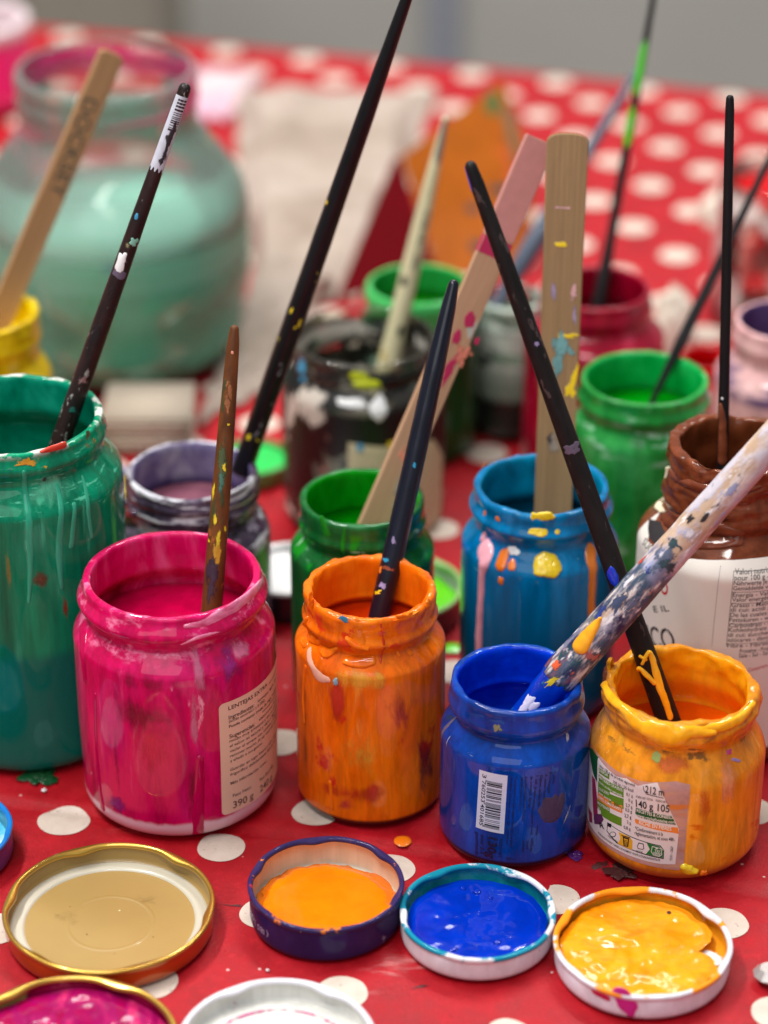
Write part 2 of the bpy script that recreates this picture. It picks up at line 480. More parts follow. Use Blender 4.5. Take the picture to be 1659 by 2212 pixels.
# ------------------------------------------------------------------ lids (lying upside down)
class Lid:
    def __init__(l, label, u, v, R, h, mo, mi, lugs=6, phase=0.3, lug=0.16, gasket=None, seed=1.0, mc=None, x=None, y=None, tilt=0.0):
        P = at_z(u, v, h)
        l.X, l.Y, l.R, l.h, l.t = P.x, P.y, R, h, (P - CAM).dot(Vector((0, CT, -ST)))
        if x is not None: l.X = x
        if y is not None: l.Y = y
        l.phi = math.atan2(-l.X, l.Y)
        l.root = empty('jar_lid', (l.X, l.Y, 0.02), label, 'lid', 'jar lids lying on the table')
        l.root.rotation_euler = (0, 0, l.phi)
        pr = [(0, 0.08, 0), (R - 0.42, 0.08, 0), (R - 0.34, 0.0, 0), (R - 0.14, 0.02, 0), (R - 0.04, 0.1, 0), (R, 0.24, 0), (R, 0.4, 0), (R, h - 0.34, 0), (R + 0.005, h - 0.24, 0),
              (R + 0.05, h - 0.18, 2), (R + 0.07, h - 0.1, 2), (R + 0.045, h - 0.03, 2), (R - 0.02, h, 2), (R - 0.09, h - 0.02, 2), (R - 0.14, h - 0.08, 2), (R - 0.15, h - 0.16, 2), (R - 0.11, h - 0.2, 2), (R - 0.06, h - 0.22, 1),
              (R - 0.05, h * 0.6, 1), (R - 0.06, 0.34, 1), (R - 0.14, 0.22, 1), (R - 0.4, 0.16, 1), (R - 0.62, 0.17, 1), (R - 0.72, 0.2, 1), (R - 0.8, 0.19, 1), (R * 0.4, 0.17, 1), (0, 0.17, 1)]
        def disp(a, r, z, i):
            k = 0.0
            if lugs:
                d = ((a - phase) / (2 * PI / lugs) + 0.5) % 1 - 0.5
                k = math.exp(-(d * (2 * PI / lugs) / 0.17) ** 2)
            rr, zz = r, z
            if 12 <= i <= 17: rr -= lug * k * (1.0 if i >= 13 else 0.5); zz -= 0.05 * k
            if 8 <= i < 12: rr -= 0.045 * k
            rr += 0.012 * fbm(math.sin(a) * 2, math.cos(a) * 2, z, 2, seed) * (1 if i > 4 else 0)
            return rr, zz
        l.shell = revolve('lid_shell', pr, [mo, mi, mc or mo], l.root, 160, disp)
        if gasket:
            g = [(R - 0.74, 0.19), (R - 0.7, 0.25), (R - 0.62, 0.28), (R - 0.5, 0.285), (R - 0.42, 0.26), (R - 0.3, 0.27), (R - 0.2, 0.26), (R - 0.16, 0.2)]
            revolve('sealing_ring', [(a, b, 0) for a, b in g], [gasket], l.root, 120)
    def pool(l, R, z, mat, amp, seed, outline=0.05, edge=0.06, freq=0.8, lobes=2.0, name='paint_pool'):
        return polar(name, R, z, mat, l.root, lambda a: 1 + outline * fbm(math.sin(a) * lobes, math.cos(a) * lobes, seed, 3, seed),
                     lambda x, y: amp * fbm(x * freq, y * freq, seed, 3, seed), 30, 140, edge)
    def floor_pt(l, u, v, z):
        P = at_z(u, v, z); c, s = math.cos(-l.phi), math.sin(-l.phi); x, y = P.x - l.X, P.y - l.Y
        return x * c - y * s, x * s + y * c
    def wallmap(l, s, z, h):
        a = s / l.R; r = l.R + h
        return (r * math.sin(a), -r * math.cos(a), z)
    def wall(l, u, v):
        d = ray(u, v); c, s = math.cos(-l.phi), math.sin(-l.phi)
        best = None
        for k in range(900):
            t = l.Y / d.y - 5 + k * 0.01; P = CAM + d * t; x, y = P.x - l.X, P.y - l.Y
            if best is None or abs(math.hypot(x, y) - l.R) < best[0]: best = (abs(math.hypot(x, y) - l.R), x * c - y * s, x * s + y * c, P.z)
            if math.hypot(x, y) <= l.R: break
        return math.atan2(best[1], -best[2]) * l.R, best[3]

# ------------------------------------------------------------------ sticks and brushes
class Stick:
    """root at the low end, local z along the stick, local -Y towards the camera"""
    def __init__(k, name, label, cat, top, low, jar=None, extra=0.0, twist=0.0, group=None, up=0.0):
        A = at_y(*top); B = at_y(*low)
        d = (B - A).normalized()
        k.vis = (B - A).length
        if jar:
            e = 0.0
            while e < 14:
                Q = B + d * e
                if Q.z < 0.85 or math.hypot(Q.x - jar.X, Q.y - jar.Y) > jar.rin(Q.z) - 0.35: break
                e += 0.1
            extra = e
        if up: A = A - d * up
        k.A, k.B0 = A, B
        B = B + d * extra
        k.len = (A - B).length; k.lowz = extra
        Z = -d; mid = (A + B) / 2; C = (CAM - mid); C = (C - Z * C.dot(Z)).normalized()
        Yx = -C; Xx = Yx.cross(Z)
        M = Matrix((Xx, Yx, Z)).transposed().to_4x4() @ Matrix.Rotation(twist, 4, 'Z')
        M.translation = B * S
        k.M = M; k.Mi = M.inverted(); k.P0 = B
        k.name, k.label, k.cat, k.group = name, label, cat, group
        k.root = bpy.data.objects.new(name, None); COL.objects.link(k.root); k.root.empty_display_size = 0.01
        k.root.matrix_world = M; tag(k.root, label, cat, group)
    def scale_at(k, u, v):
        P = k.at(u, v); return P[1] / F
    def at(k, u, v):
        """height along the stick and depth for a pixel near it"""
        d = ray(u, v).normalized(); Z = Vector((k.M[0][2], k.M[1][2], k.M[2][2])); w = k.P0 - CAM
        b = d.dot(Z); den = 1 - b * b
        s = (w.dot(d) * b - w.dot(Z)) / den
        P = k.P0 + Z * s
        return s, (P - CAM).dot(Vector((0, CT, -ST)))
    def local(k, u, v):
        """point on the front plane (s, z)"""
        d = ray(u, v); Y = Vector((k.M[0][1], k.M[1][1], k.M[2][1])); t = (k.P0 - CAM).dot(Y) / d.dot(Y)
        L = k.Mi @ ((CAM + d * t) * S); return L.x / S, L.z / S
    def handle(k, widths, mat, name='handle', seed=1.0, rough=0.012, z0=0.0, z1=None, n=28, tipround=True, sides=0):
        """widths: list of (u, v, width_px) along the stick"""
        W = sorted([(k.at(u, v)[0], w * k.at(u, v)[1] / F / 2) for u, v, w in widths])
        z1 = k.len if z1 is None else z1
        def rad(z):
            if z <= W[0][0]: return W[0][1]
            for a, b in zip(W, W[1:]):
                if a[0] <= z <= b[0]: return a[1] + (b[1] - a[1]) * (z - a[0]) / max(1e-6, b[0] - a[0])
            return W[-1][1]
        k.rad = rad
        pr = [(0, z0)]
        N = max(30, int((z1 - z0) / 0.18)); rt = rad(z1)
        for i in range(N + 1):
            z = z0 + (z1 - z0 - (rt if tipround else 0)) * i / N; pr.append((rad(z), z))
        if tipround:
            for q in (25, 50, 70): a = math.radians(q); pr.append((rt * math.cos(a) ** 0.8, z1 - rt + rt * math.sin(a)))
        pr.append((0, z1))
        def disp(a, r, z, i):
            f = 1 + rough / 0.25 * 1.0 * fbm(math.sin(a) * 1.2, math.cos(a) * 1.2, z * 1.1, 3, seed) * 0.25 + 0.02 * fbm(0, 0, z * 0.35, 2, seed)
            return r * f, z
        return revolve(name, [(p[0], p[1], 0) for p in pr], [mat], k.root, n, disp)
    def cmap(k, s, z, h):
        r = k.rad(z); a = s / max(0.05, r); r += h
        return (r * math.sin(a), -r * math.cos(a), z)
    def cpt(k, u, v):
        s, z = k.local(u, v); r = k.rad(z); return r * math.asin(max(-0.98, min(0.98, s / r))), z
    def flat(k, width, thick, mat, name='stick_body', round_top=1.0, wtop=None, seed=1.0, round_low=0.0, chamfer=0.04, taper=0.0):
        """a wooden stirring stick: outline with a rounded top, given real thickness"""
        w = width / 2; L = k.len; out = []
        N = 40
        def ww(z): return (w + ((wtop or width) / 2 - w) * (z / L) ** 2) * (1 + 0.012 * fbm(0, 0, z * 0.5, 2, seed))
        rt = ww(L) * round_top
        for i in range(N + 1): z = (L - rt) * i / N; out.append((ww(z), z))
        for q in range(1, 10):
            a = q / 10 * PI / 2; out.append((ww(L) * math.cos(a) ** 0.75, L - rt + rt * math.sin(a)))
        left = [(-x, z) for x, z in reversed(out)]
        pts = out + [(0, L)] + left
        bm = bmesh.new(); c = chamfer; t = thick / 2; R = []
        for (ins, y) in ((c, -t), (0, -t + c), (0, t - c), (c, t)):
            R.append([bm.verts.new((x * (1 - ins / w), y + 0.01 * fbm(x, z * 0.6, y, 2, seed), z - (ins if z > L - rt else 0))) for x, z in pts])
        m = len(pts)
        for a, b in zip(R, R[1:]):
            for i in range(m): bm.faces.new((a[i], a[(i + 1) % m], b[(i + 1) % m], b[i]))
        bm.faces.new(R[0]); bm.faces.new(list(reversed(R[-1])))
        k.th = t
        return bm_obj(name, bm, mat, k.root)
    def fmap(k, s, z, h): return (s, -k.th - h, z)
    def wash(k, mat, u, v, wu, wv, th=0.012, seed=0.0, flat=False, rot=0.0, **kw):
        c = k.scale_at(u, v)
        s, z = (k.local(u, v) if flat else k.cpt(u, v))
        return blob('paint_spot', s, z, wu * c, wv * c, k.fmap if flat else k.cmap, mat, k.root, th, seed, rot=rot, **kw)
import numpy as np
# ================================================================== SETTING
PSI = math.radians(-16.3)
E0 = at_z(829.5, 125)
EX = Vector((math.cos(PSI), math.sin(PSI), 0)); EY = Vector((math.sin(PSI), -math.cos(PSI), 0))
cr_a, cr_b = at_z(0, 1722), at_z(900, 1826)
cr_n = Vector((-(cr_b - cr_a).y, (cr_b - cr_a).x, 0)).normalized()
cr2_a, cr2_b = at_z(1090, 2100), at_z(1040, 2212)
cr2_n = Vector((-(cr2_b - cr2_a).y, (cr2_b - cr2_a).x, 0)).normalized()
def cloth_h(x, y):
    p = Vector((x, y, 0))
    d = (p - cr_a).dot(cr_n); d2 = (p - cr2_a).dot(cr2_n)
    h = -0.11 * math.exp(-((d + 0.35) / 0.3) ** 2) + 0.08 * math.exp(-((d - 0.2) / 0.4) ** 2)
    h += 0.0 * math.exp(-(d / 0.9) ** 2) * (0.6 + 0.4 * mn.noise(Vector((x * 0.15, 0, 0)))) * sm(9, 3, abs(d) + 0 * x)
    h -= 0.10 * math.exp(-(d2 / 0.22) ** 2) - 0.05 * math.exp(-((d2 - 0.6) / 0.4) ** 2) * sm(80, 74, y)
    h += 0.07 * mn.noise(Vector((x * 0.13, y * 0.13, 1.0))) + 0.25 * mn.noise(Vector((x * 0.03, y * 0.03, 4.0))) * sm(125, 165, y)
    # keep the cloth at table height where things stand
    return min(h, 0.11) - 0.09
V, Fc, fm = [], [], []
s_ax = list(np.arange(-85, -32, 1.0)) + list(np.arange(-32, 32, 0.3)) + list(np.arange(32, 86, 1.0)); d_ax = [-16, -8, -3, -1.0, -0.5, -0.15, 0.3] + list(np.arange(1.0, 84, 1.0)) + list(np.arange(84, 122, 0.3)) + list(np.arange(122, 152, 0.8))
for d in d_ax:
    for s in s_ax:
        p = E0 + EX * float(s) + EY * float(max(d, -0.4)); z = cloth_h(p.x, p.y)
        if d < 0: z -= (abs(d) ** 1.0) * (1.0 if d < -0.6 else 0.55) ; p = p + EX * 0.0 - EY * (0.5 * math.sin(s * 0.25) * sm(0, 12, -d))
        V.append((p.x, p.y, z))
ns = len(s_ax)
for i in range(len(d_ax) - 1):
    for k in range(ns - 1):
        a = i * ns + k; Fc.append((a, a + 1, a + ns + 1, a + ns)); fm.append(0)
def add_dot(x, y, r, sx=1.0, rot=0.0, seed=0.0):
    r *= 0.97
    b = len(V); n = 36
    V.append((x, y, cloth_h(x, y) + 0.03))
    for f in (0.12, 0.24, 0.36, 0.48, 0.6, 0.72, 0.84, 0.94, 1.0):
        for k in range(n):
            a = 2 * PI * k / n; q = r * f * (1 + 0.05 * mn.noise(Vector((math.cos(a) * 1.2, math.sin(a) * 1.2, seed))))
            px, py = q * math.cos(a) * sx, q * math.sin(a)
            X, Y = x + px * math.cos(rot) - py * math.sin(rot), y + px * math.sin(rot) + py * math.cos(rot)
            V.append((X, Y, cloth_h(X, Y) + 0.03))
    for k in range(n): Fc.append((b, b + 1 + k, b + 1 + (k + 1) % n)); fm.append(1)
    for q in range(8):
        for k in range(n):
            a, c = b + 1 + q * n, b + 1 + (q + 1) * n; k2 = (k + 1) % n
            Fc.append((a + k, c + k, c + k2, a + k2)); fm.append(1)
far = {(-3, 0): (2121, 458), (-3, 1): (2329, 407), (-2, 1): (2473, 488), (-2, 2): (2680, 441), (-1, 2): (2826, 526), (-1, 1): (2622, 582), (-1, 0): (2392, 637),
       (0, 1): (2778, 675), (0, 0): (2561, 736), (0, -1): (2358, 793), (1, 0): (2731, 838), (1, -1): (2500, 895), (2, -1): (2656, 1004)}
A_ = np.array([[i, j, 1] for i, j in far]); B_ = np.array([tuple(at_z(x / 1.82279, y / 1.82279))[:2] for x, y in far.values()])
LAT = np.linalg.lstsq(A_, B_, rcond=None)[0]
near = [(252, 3227), (871, 3330), (1103, 2917), (1240, 3194), (600, 3862), (-15, 3652), (2187, 3537), (2850, 3628), (1040, 3590), (1540, 3415), (1996, 4075), (3062, 3985), (1345, 3905),
        (1790, 2640), (2955, 3190), (1150, 2200), (2010, 2150), (1730, 2080)]
NP = [at_z(x / 1.82279, y / 1.82279) for x, y in near]
for k, p in enumerate(NP): add_dot(p.x, p.y, 1.0 if k != 0 else 1.02, 1.0 if k else 1.1, 0.2 * k, k)
for i in range(-14, 15):
    for j in range(-14, 15):
        q = LAT.T @ np.array([i, j, 1.0]); x, y = float(q[0]), float(q[1])
        p = Vector((x, y, 0)); d = (p - E0).dot(EY); s = (p - E0).dot(EX)
        if d < 1.4 or d > 150 or abs(s) > 82: continue
        if y < 112 and abs(x) < 34 and y > 60: continue
        if any((p - Vector((n.x, n.y, 0))).length < 3.2 for n in NP): continue
        add_dot(x, y, 1.12, 1.0, 0, i + j * 0.3)
g = G('red_oilcloth', 0.5, 0.0, 0.32)
w = g.noise(9, 5, 0.6, off=(1, 1, 0)); w2 = g.noise(55, 4, 0.6); w3 = g.noise(700, 2, 0.5)
c = g.ramp(w2, [(0.3, (142, 2, 15)), (0.72, (176, 6, 26))])
c = g.mix(g.rng(w, 0.5, 0.68, 0.0, 0.45), c, (186, 18, 34))
c = g.mix(g.rng(g.noise(420, 3, 0.6), 0.52, 0.7, 0, 0.3), c, (196, 26, 42))
c = g.mix(g.rng(g.noise(70, 5, 0.65, (1, 1, 1), (7, 3, 2), 1.0), 0.66, 0.74, 0, 0.7), c, (120, 6, 14))
vd = g.voro(75); c = g.mix(g.rng(vd, 0.035, 0.06, 0.8, 0.0), c, (228, 190, 186))
c = g.mix(g.rng(g.noise(30, 6, 0.7, (1, 4, 1), (2, 8, 1)), 0.7, 0.74, 0, 0.5), c, (60, 16, 20))
g.color(c); g.bump(g.math('ADD', g.math('MULTIPLY', w3, 0.8), g.noise(1400, 2)), 0.35, 0.0004)
g.rough(g.rng(w2, 0.3, 0.7, 0.48, 0.62))
m_cloth = g.m
g = G('white_dot_print', 0.5, 0.0, 0.45)
c = g.ramp(g.noise(130, 5), [(0.3, (198, 182, 168)), (0.7, (212, 198, 184))])
c = g.mix(g.rng(g.noise(90, 5, 0.7, off=(3, 3, 3)), 0.6, 0.72, 0, 0.5), c, (206, 170, 165))
c = g.mix(g.rng(g.noise(400, 3), 0.66, 0.7, 0, 0.5), c, (140, 120, 118))
g.color(c); g.bump(g.noise(1200, 2), 0.3, 0.0004); m_dot = g.m
cl = mesh_obj('tablecloth', V, Fc, [m_cloth, m_dot], None, True, fm)
tag(cl, 'red oilcloth with white polka dots covering the table', 'tablecloth')

wallm = plain('grey_wall_paint', (172, 169, 163), 0.8, 0, 0.05, 4)
def boxbm(cx, cy, cz, sx, sy, sz, bev=0.0):
    bm = bmesh.new(); bmesh.ops.create_cube(bm, size=1.0)
    bmesh.ops.scale(bm, vec=(sx, sy, sz), verts=bm.verts); bmesh.ops.translate(bm, vec=(cx, cy, cz), verts=bm.verts)
    if bev: bmesh.ops.bevel(bm, geom=bm.edges[:], offset=bev, segments=2, affect='EDGES')
    return bm
wl = bm_obj('wall', boxbm(0, 331, -10, 700, 10, 150), wallm); tag(wl, kind='structure')
fl = bm_obj('floor', boxbm(0, 150, -80, 700, 400, 4), plain('grey_floor', (140, 136, 130), 0.7, 0, 0.05, 5)); tag(fl, kind='structure')
P = at_y(957, 60, 324); pl = bm_obj('pillar', boxbm(P.x, 324.5, -10, 3.6, 3, 145, 0.4), plain('blue_grey_paint', (140, 143, 156), 0.6))
tag(pl, 'narrow blue grey upright post against the grey wall behind the table', 'post')
P = at_y(60, 0, 260)
cb = bm_obj('cabinet', boxbm(P.x - 6, 262, -27.0, 42, 30, 60, 0.6), plain('olive_brown_board', (146, 138, 126), 0.7))
cb.location.z = -0.03
tag(cb, 'dull brown cabinet behind the far left corner of the table', 'cabinet')
tb = bm_obj('table', boxbm(0, 0, 0, 168, 148, 2.4, 0.4), plain('pale_table_board', (170, 150, 125), 0.6)); 
mc = E0 + EY * 75; tb.location = (mc.x * S, mc.y * S, -1.75 * S); tb.rotation_euler = (0, 0, PSI); tag(tb, 'broad table board under the red cloth', 'table')
for sx in (-74, 74):
    for sy in (-62, 62):
        bm_obj('leg', boxbm(sx, sy, -38, 6, 6, 75, 0.4), MATS['pale_table_board'], tb)

# ================================================================== PAINT COLOURS
W = lambda n, c, **k: plain(n, c, **k)
yel_p = W('lemon_yellow_paint', (240, 205, 20), rough=0.3, coat=0.6)
org_p = W('orange_paint', (235, 120, 12), rough=0.3, coat=0.6)
pnk_p = W('pale_pink_paint', (232, 165, 180), rough=0.35, coat=0.5)
ble_p = W('ultramarine_paint', (0, 52, 205), rough=0.3, coat=0.8)
lav_p = W('lavender_paint', (150, 130, 180), rough=0.5)
mag_p = W('magenta_paint', (185, 8, 75), rough=0.3, coat=0.7)
tea_p = W('teal_paint', (70, 145, 145), rough=0.5)
wht_p = W('white_paint', (232, 232, 232), rough=0.35, coat=0.4)
blk = W('black_print', (24, 22, 26), rough=0.6)
brn_print = W('dark_brown_print', (62, 30, 34), rough=0.6)
lim_p = W('lime_green_paint', (98, 200, 20), rough=0.2, coat=1.0)
grn_p = W('bright_green_paint', (40, 200, 85), rough=0.25, coat=0.8)
amb_p = paint('amber_paint', [(236, 140, 14), (248, 168, 30), (252, 180, 50)], 60, (1, 1, 1), rough=0.25, coat=1.0, bump=0.25, bscale=120)
red_p = W('vermilion_paint', (205, 60, 35), rough=0.4, coat=0.5)
gry_p = W('grey_smear_paint', (96, 84, 104), rough=0.5)

# ================================================================== JARS
m_o = paint('emerald_paint_on_glass', [(0, 92, 66), (0, 126, 90), (0, 152, 110)], 55, (1, 1, 0.16),
            smears=[((70, 190, 150), 0.62, 0.1, 75, (1, 1, 0.1), 3, 13.5), ((90, 196, 160), 0.58, 0.06, 160, (0.6, 0.6, 4), 11.9, 14.6), ((130, 92, 30), 0.63, 0.05, 70, (1, 1, 1.5), 12.8, 15), ((210, 160, 30), 0.66, 0.03, 90, (1, 1, 1.5), 12.6, 15),
                    ((96, 74, 50), 0.7, 0.04, 60, (1, 1, 0.2), 7, 13), ((225, 222, 215), 0.5, 0.05, 60, (1, 1, 1), 14.55, 16)],
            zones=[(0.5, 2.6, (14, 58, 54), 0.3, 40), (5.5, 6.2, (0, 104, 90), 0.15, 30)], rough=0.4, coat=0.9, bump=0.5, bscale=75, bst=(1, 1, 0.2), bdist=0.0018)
m_i = paint('emerald_paint_inside', [(0, 92, 70), (0, 134, 104), (30, 170, 140)], 45, (1, 1, 0.6), rough=0.3, coat=0.6, bump=0.4, bscale=45, bdist=0.002)
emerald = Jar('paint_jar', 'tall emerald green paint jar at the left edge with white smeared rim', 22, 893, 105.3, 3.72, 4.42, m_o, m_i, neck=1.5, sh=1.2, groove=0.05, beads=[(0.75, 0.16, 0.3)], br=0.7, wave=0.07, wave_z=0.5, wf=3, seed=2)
emerald.fill(5.2, paint('emerald_pool', [(0, 60, 40), (0, 130, 80)], 40, (1, 1, 1), rough=0.1))

m_o = paint('magenta_paint_on_glass', [(170, 0, 62), (200, 6, 86), (214, 30, 112)], 42, (1, 1, 0.45),
            smears=[((170, 30, 120), 0.56, 0.14, 38, (1, 1, 0.7), 4.5, 8.5), ((218, 40, 90), 0.52, 0.16, 46, (1, 1, 0.22), 1.2, 5.5), ((226, 70, 120), 0.6, 0.12, 110, (1, 1, 0.12), 1.5, 9), ((232, 120, 160), 0.55, 0.14, 95, (1, 1, 1.6), 8.1, 11), ((240, 150, 180), 0.64, 0.08, 130, (1, 1, 0.3), 5, 9)],
            zones=[(0.85, 1.05, (222, 176, 190), 0.45, 45)], rough=0.35, coat=1.0, bump=0.6, bscale=60, bst=(1, 1, 0.35), bdist=0.002, dist=0.5)
m_i = paint('magenta_paint_inside', [(176, 0, 62), (208, 12, 92), (234, 92, 150)], 42, (1, 1, 0.35), smears=[((238, 150, 186), 0.6, 0.1, 70, (1, 1, 0.2)), ((150, 0, 44), 0.58, 0.12, 50, (1, 1, 0.3), 5.0, 9.3)], rough=0.25, coat=0.8, bump=0.3, bscale=50, bdist=0.0015, dist=1.0)
pink = Jar('paint_jar', 'squat magenta pink paint jar with a beige lentil label', 371, 1238, 103.1, 3.53, 4.06, m_o, m_i, neck=1.55, sh=1.0, groove=0.12, beads=[(0.82, 0.26, 0.36)], br=0.75, wave=0.05, wave_z=0.9, seed=3, base_r=0.985)
pink.fill(2.7, paint('magenta_pool', [(158, 0, 50), (184, 6, 66)], 30, rough=0.06, bump=0.08), 0.03)

m_o = paint('orange_paint_on_glass', [(204, 78, 4), (228, 104, 6), (238, 126, 14)], 40, (1, 1, 0.45),
            smears=[((196, 36, 22), 0.58, 0.08, 58, (1, 1, 0.6), 0.5, 5.6), ((168, 20, 50), 0.62, 0.08, 46, (1, 1, 0.8), 0.4, 6), ((240, 170, 70), 0.62, 0.12, 60, (1, 1, 0.2), 3, 7.5), ((214, 60, 20), 0.57, 0.06, 90, (1, 1, 1), 7.9, 9.6)],
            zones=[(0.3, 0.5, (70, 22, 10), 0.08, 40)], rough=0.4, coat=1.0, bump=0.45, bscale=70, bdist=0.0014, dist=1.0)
m_i = paint('orange_paint_inside', [(224, 90, 4), (236, 112, 8), (242, 132, 22)], 50, (1, 1, 0.4), rough=0.45, coat=0.3, bump=0.5, bscale=60, bdist=0.002)
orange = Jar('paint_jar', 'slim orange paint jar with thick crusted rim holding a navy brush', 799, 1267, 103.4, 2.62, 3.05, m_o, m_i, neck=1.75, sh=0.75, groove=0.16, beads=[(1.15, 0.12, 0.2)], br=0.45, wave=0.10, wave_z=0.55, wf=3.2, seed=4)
orange.fill(2.2, paint('orange_pool', [(168, 36, 2), (186, 50, 4)], 30, rough=0.3, coat=0.5, bump=0.05))

m_o = paint('blue_paint_on_glass', [(0, 38, 108), (0, 58, 150), (0, 76, 182)], 40, (1, 1, 0.4),
            smears=[((30, 60, 90), 0.64, 0.06, 70, (1, 1, 2), 4.7, 7), ((130, 140, 160), 0.69, 0.03, 110, (0.6, 0.6, 3), 4.8, 6.6), ((0, 92, 150), 0.66, 0.08, 45, (1, 1, 0.6), 0.5, 5)],
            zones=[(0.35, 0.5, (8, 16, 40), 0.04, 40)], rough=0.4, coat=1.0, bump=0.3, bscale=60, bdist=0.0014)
m_i = paint('blue_paint_inside', [(0, 30, 150), (0, 48, 196), (0, 66, 215)], 45, (1, 1, 1), rough=0.35, coat=0.5, bump=0.5, bscale=80, bdist=0.0015, bst=(1, 1, 2))
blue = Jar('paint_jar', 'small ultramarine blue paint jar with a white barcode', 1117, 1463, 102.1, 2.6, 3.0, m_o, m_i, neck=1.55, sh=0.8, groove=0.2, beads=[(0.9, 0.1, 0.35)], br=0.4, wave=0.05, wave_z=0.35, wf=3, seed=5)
blue.fill(3.0, paint('blue_pool', [(0, 30, 150), (0, 44, 180)], 30, rough=0.15))

m_o = paint('amber_paint_on_glass', [(200, 112, 16), (226, 142, 26), (236, 160, 50)], 42, (1, 1, 0.6),
            smears=[((236, 160, 88), 0.53, 0.14, 36, (1, 1, 0.5), 0.6, 5.6), ((214, 100, 6), 0.58, 0.1, 70, (1, 1, 2), 0.8, 3.4), ((150, 160, 90), 0.7, 0.05, 60, (1, 1, 1), 3.5, 6), ((180, 60, 100), 0.735, 0.02, 100, (1, 1, 1.4), 3, 6), ((134, 92, 40), 0.6, 0.06, 80, (1, 1, 2), 5.3, 6.9)],
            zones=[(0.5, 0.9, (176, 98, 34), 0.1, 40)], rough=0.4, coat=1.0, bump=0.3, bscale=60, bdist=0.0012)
m_i = paint('amber_paint_inside', [(234, 124, 6), (248, 158, 14), (252, 178, 34)], 40, (1, 1, 0.7), rough=0.3, coat=0.8, bump=0.6, bscale=40, bdist=0.003)
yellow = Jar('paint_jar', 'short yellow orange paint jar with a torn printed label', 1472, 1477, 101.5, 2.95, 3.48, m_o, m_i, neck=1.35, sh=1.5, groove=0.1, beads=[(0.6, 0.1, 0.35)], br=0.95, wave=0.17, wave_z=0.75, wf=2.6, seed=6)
yellow.fill(2.9, paint('amber_pool', [(212, 74, 2), (226, 92, 4)], 30, rough=0.3, bump=0.05), 0.03)

m_o = paint('violet_grey_paint_on_glass', [(30, 24, 34), (78, 66, 86), (128, 118, 136)], 60, (1, 1, 0.9),
            smears=[((206, 206, 214), 0.52, 0.07, 90, (0.45, 0.45, 3), 5.6, 9.4), ((16, 14, 18), 0.55, 0.06, 70, (0.6, 0.6, 2), 5.5, 8.6), ((96, 20, 70), 0.6, 0.08, 40, (1, 1, 0.8), 1, 6), ((66, 84, 60), 0.6, 0.1, 40, (1, 1, 0.5), 0.5, 5.6)], rough=0.4, coat=0.7, bump=0.3)
m_i = paint('violet_grey_paint_inside', [(70, 54, 120), (120, 110, 146), (176, 172, 186)], 55, (1, 1, 0.7), zones=[(6.9, 7.6, (50, 34, 84), 0.4, 50)], rough=0.35, coat=0.5, bump=0.4)
purple = Jar('paint_jar', 'grimy violet grey paint jar standing behind the magenta jar', 413, 1015, 113.5, 2.86, 3.4, m_o, m_i, neck=1.9, sh=1.1, groove=0.12, beads=[(1.15, 0.12, 0.16), (0.55, 0.1, 0.14), (1.65, 0.08, 0.14)], br=0.6, wave=0.05, wave_z=0.6, seed=7, body_wave=0.05)
purple.fill(2.0, paint('violet_pool', [(96, 50, 70), (150, 96, 110)], 45, rough=0.2))

m_o = paint('leaf_green_paint_on_glass', [(8, 66, 26), (20, 92, 40), (34, 124, 62)], 45, (1, 1, 0.4),
            smears=[((120, 196, 140), 0.6, 0.08, 55, (0.7, 0.7, 2), 6.5, 8.6), ((20, 140, 30), 0.56, 0.06, 70, (1, 1, 0.5), 7, 9.4), ((70, 150, 70), 0.62, 0.08, 70, (1, 1, 0.3), 2, 8)], rough=0.35, coat=1.0, bump=0.25)
m_i = paint('leaf_green_paint_inside', [(0, 106, 4), (0, 138, 10), (24, 158, 30)], 45, (1, 1, 0.7), rough=0.4, coat=0.4, bump=0.4)
leaf = Jar('paint_jar', 'leaf green paint jar behind the orange jar holding a pink stick', 782, 1072, 110.0, 2.64, 3.1, m_o, m_i, neck=1.75, sh=0.75, groove=0.12, beads=[(1.1, 0.1, 0.2)], br=0.45, wave=0.04, wave_z=0.4, seed=8)
leaf.fill(1.9, paint('leaf_green_pool', [(0, 84, 0), (0, 104, 4)], 30, rough=0.25, bump=0.05))

m_o = paint('cyan_paint_on_glass', [(0, 78, 120), (0, 110, 164), (0, 138, 200)], 45, (1, 1, 0.35),
            smears=[((120, 200, 215), 0.68, 0.03, 120, (0.6, 0.6, 3), 6.9, 9.2), ((0, 110, 190), 0.55, 0.1, 40, (1, 1, 1), 7, 10.4), ((150, 120, 70), 0.73, 0.03, 130, (1, 1, 1.6), 8.4, 10.5)],
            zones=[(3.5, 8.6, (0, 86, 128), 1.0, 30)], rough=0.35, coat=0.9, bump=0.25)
m_i = paint('cyan_paint_inside', [(0, 92, 124), (0, 124, 164), (0, 150, 192)], 45, (1, 1, 0.8), rough=0.35, coat=0.4, bump=0.5, bscale=50, bdist=0.002)
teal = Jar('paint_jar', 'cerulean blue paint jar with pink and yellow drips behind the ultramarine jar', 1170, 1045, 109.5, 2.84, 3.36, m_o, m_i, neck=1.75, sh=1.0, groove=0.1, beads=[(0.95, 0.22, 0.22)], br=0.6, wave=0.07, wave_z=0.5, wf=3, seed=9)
teal.fill(2.3, paint('cyan_pool', [(0, 34, 52), (0, 54, 76)], 40, rough=0.12))

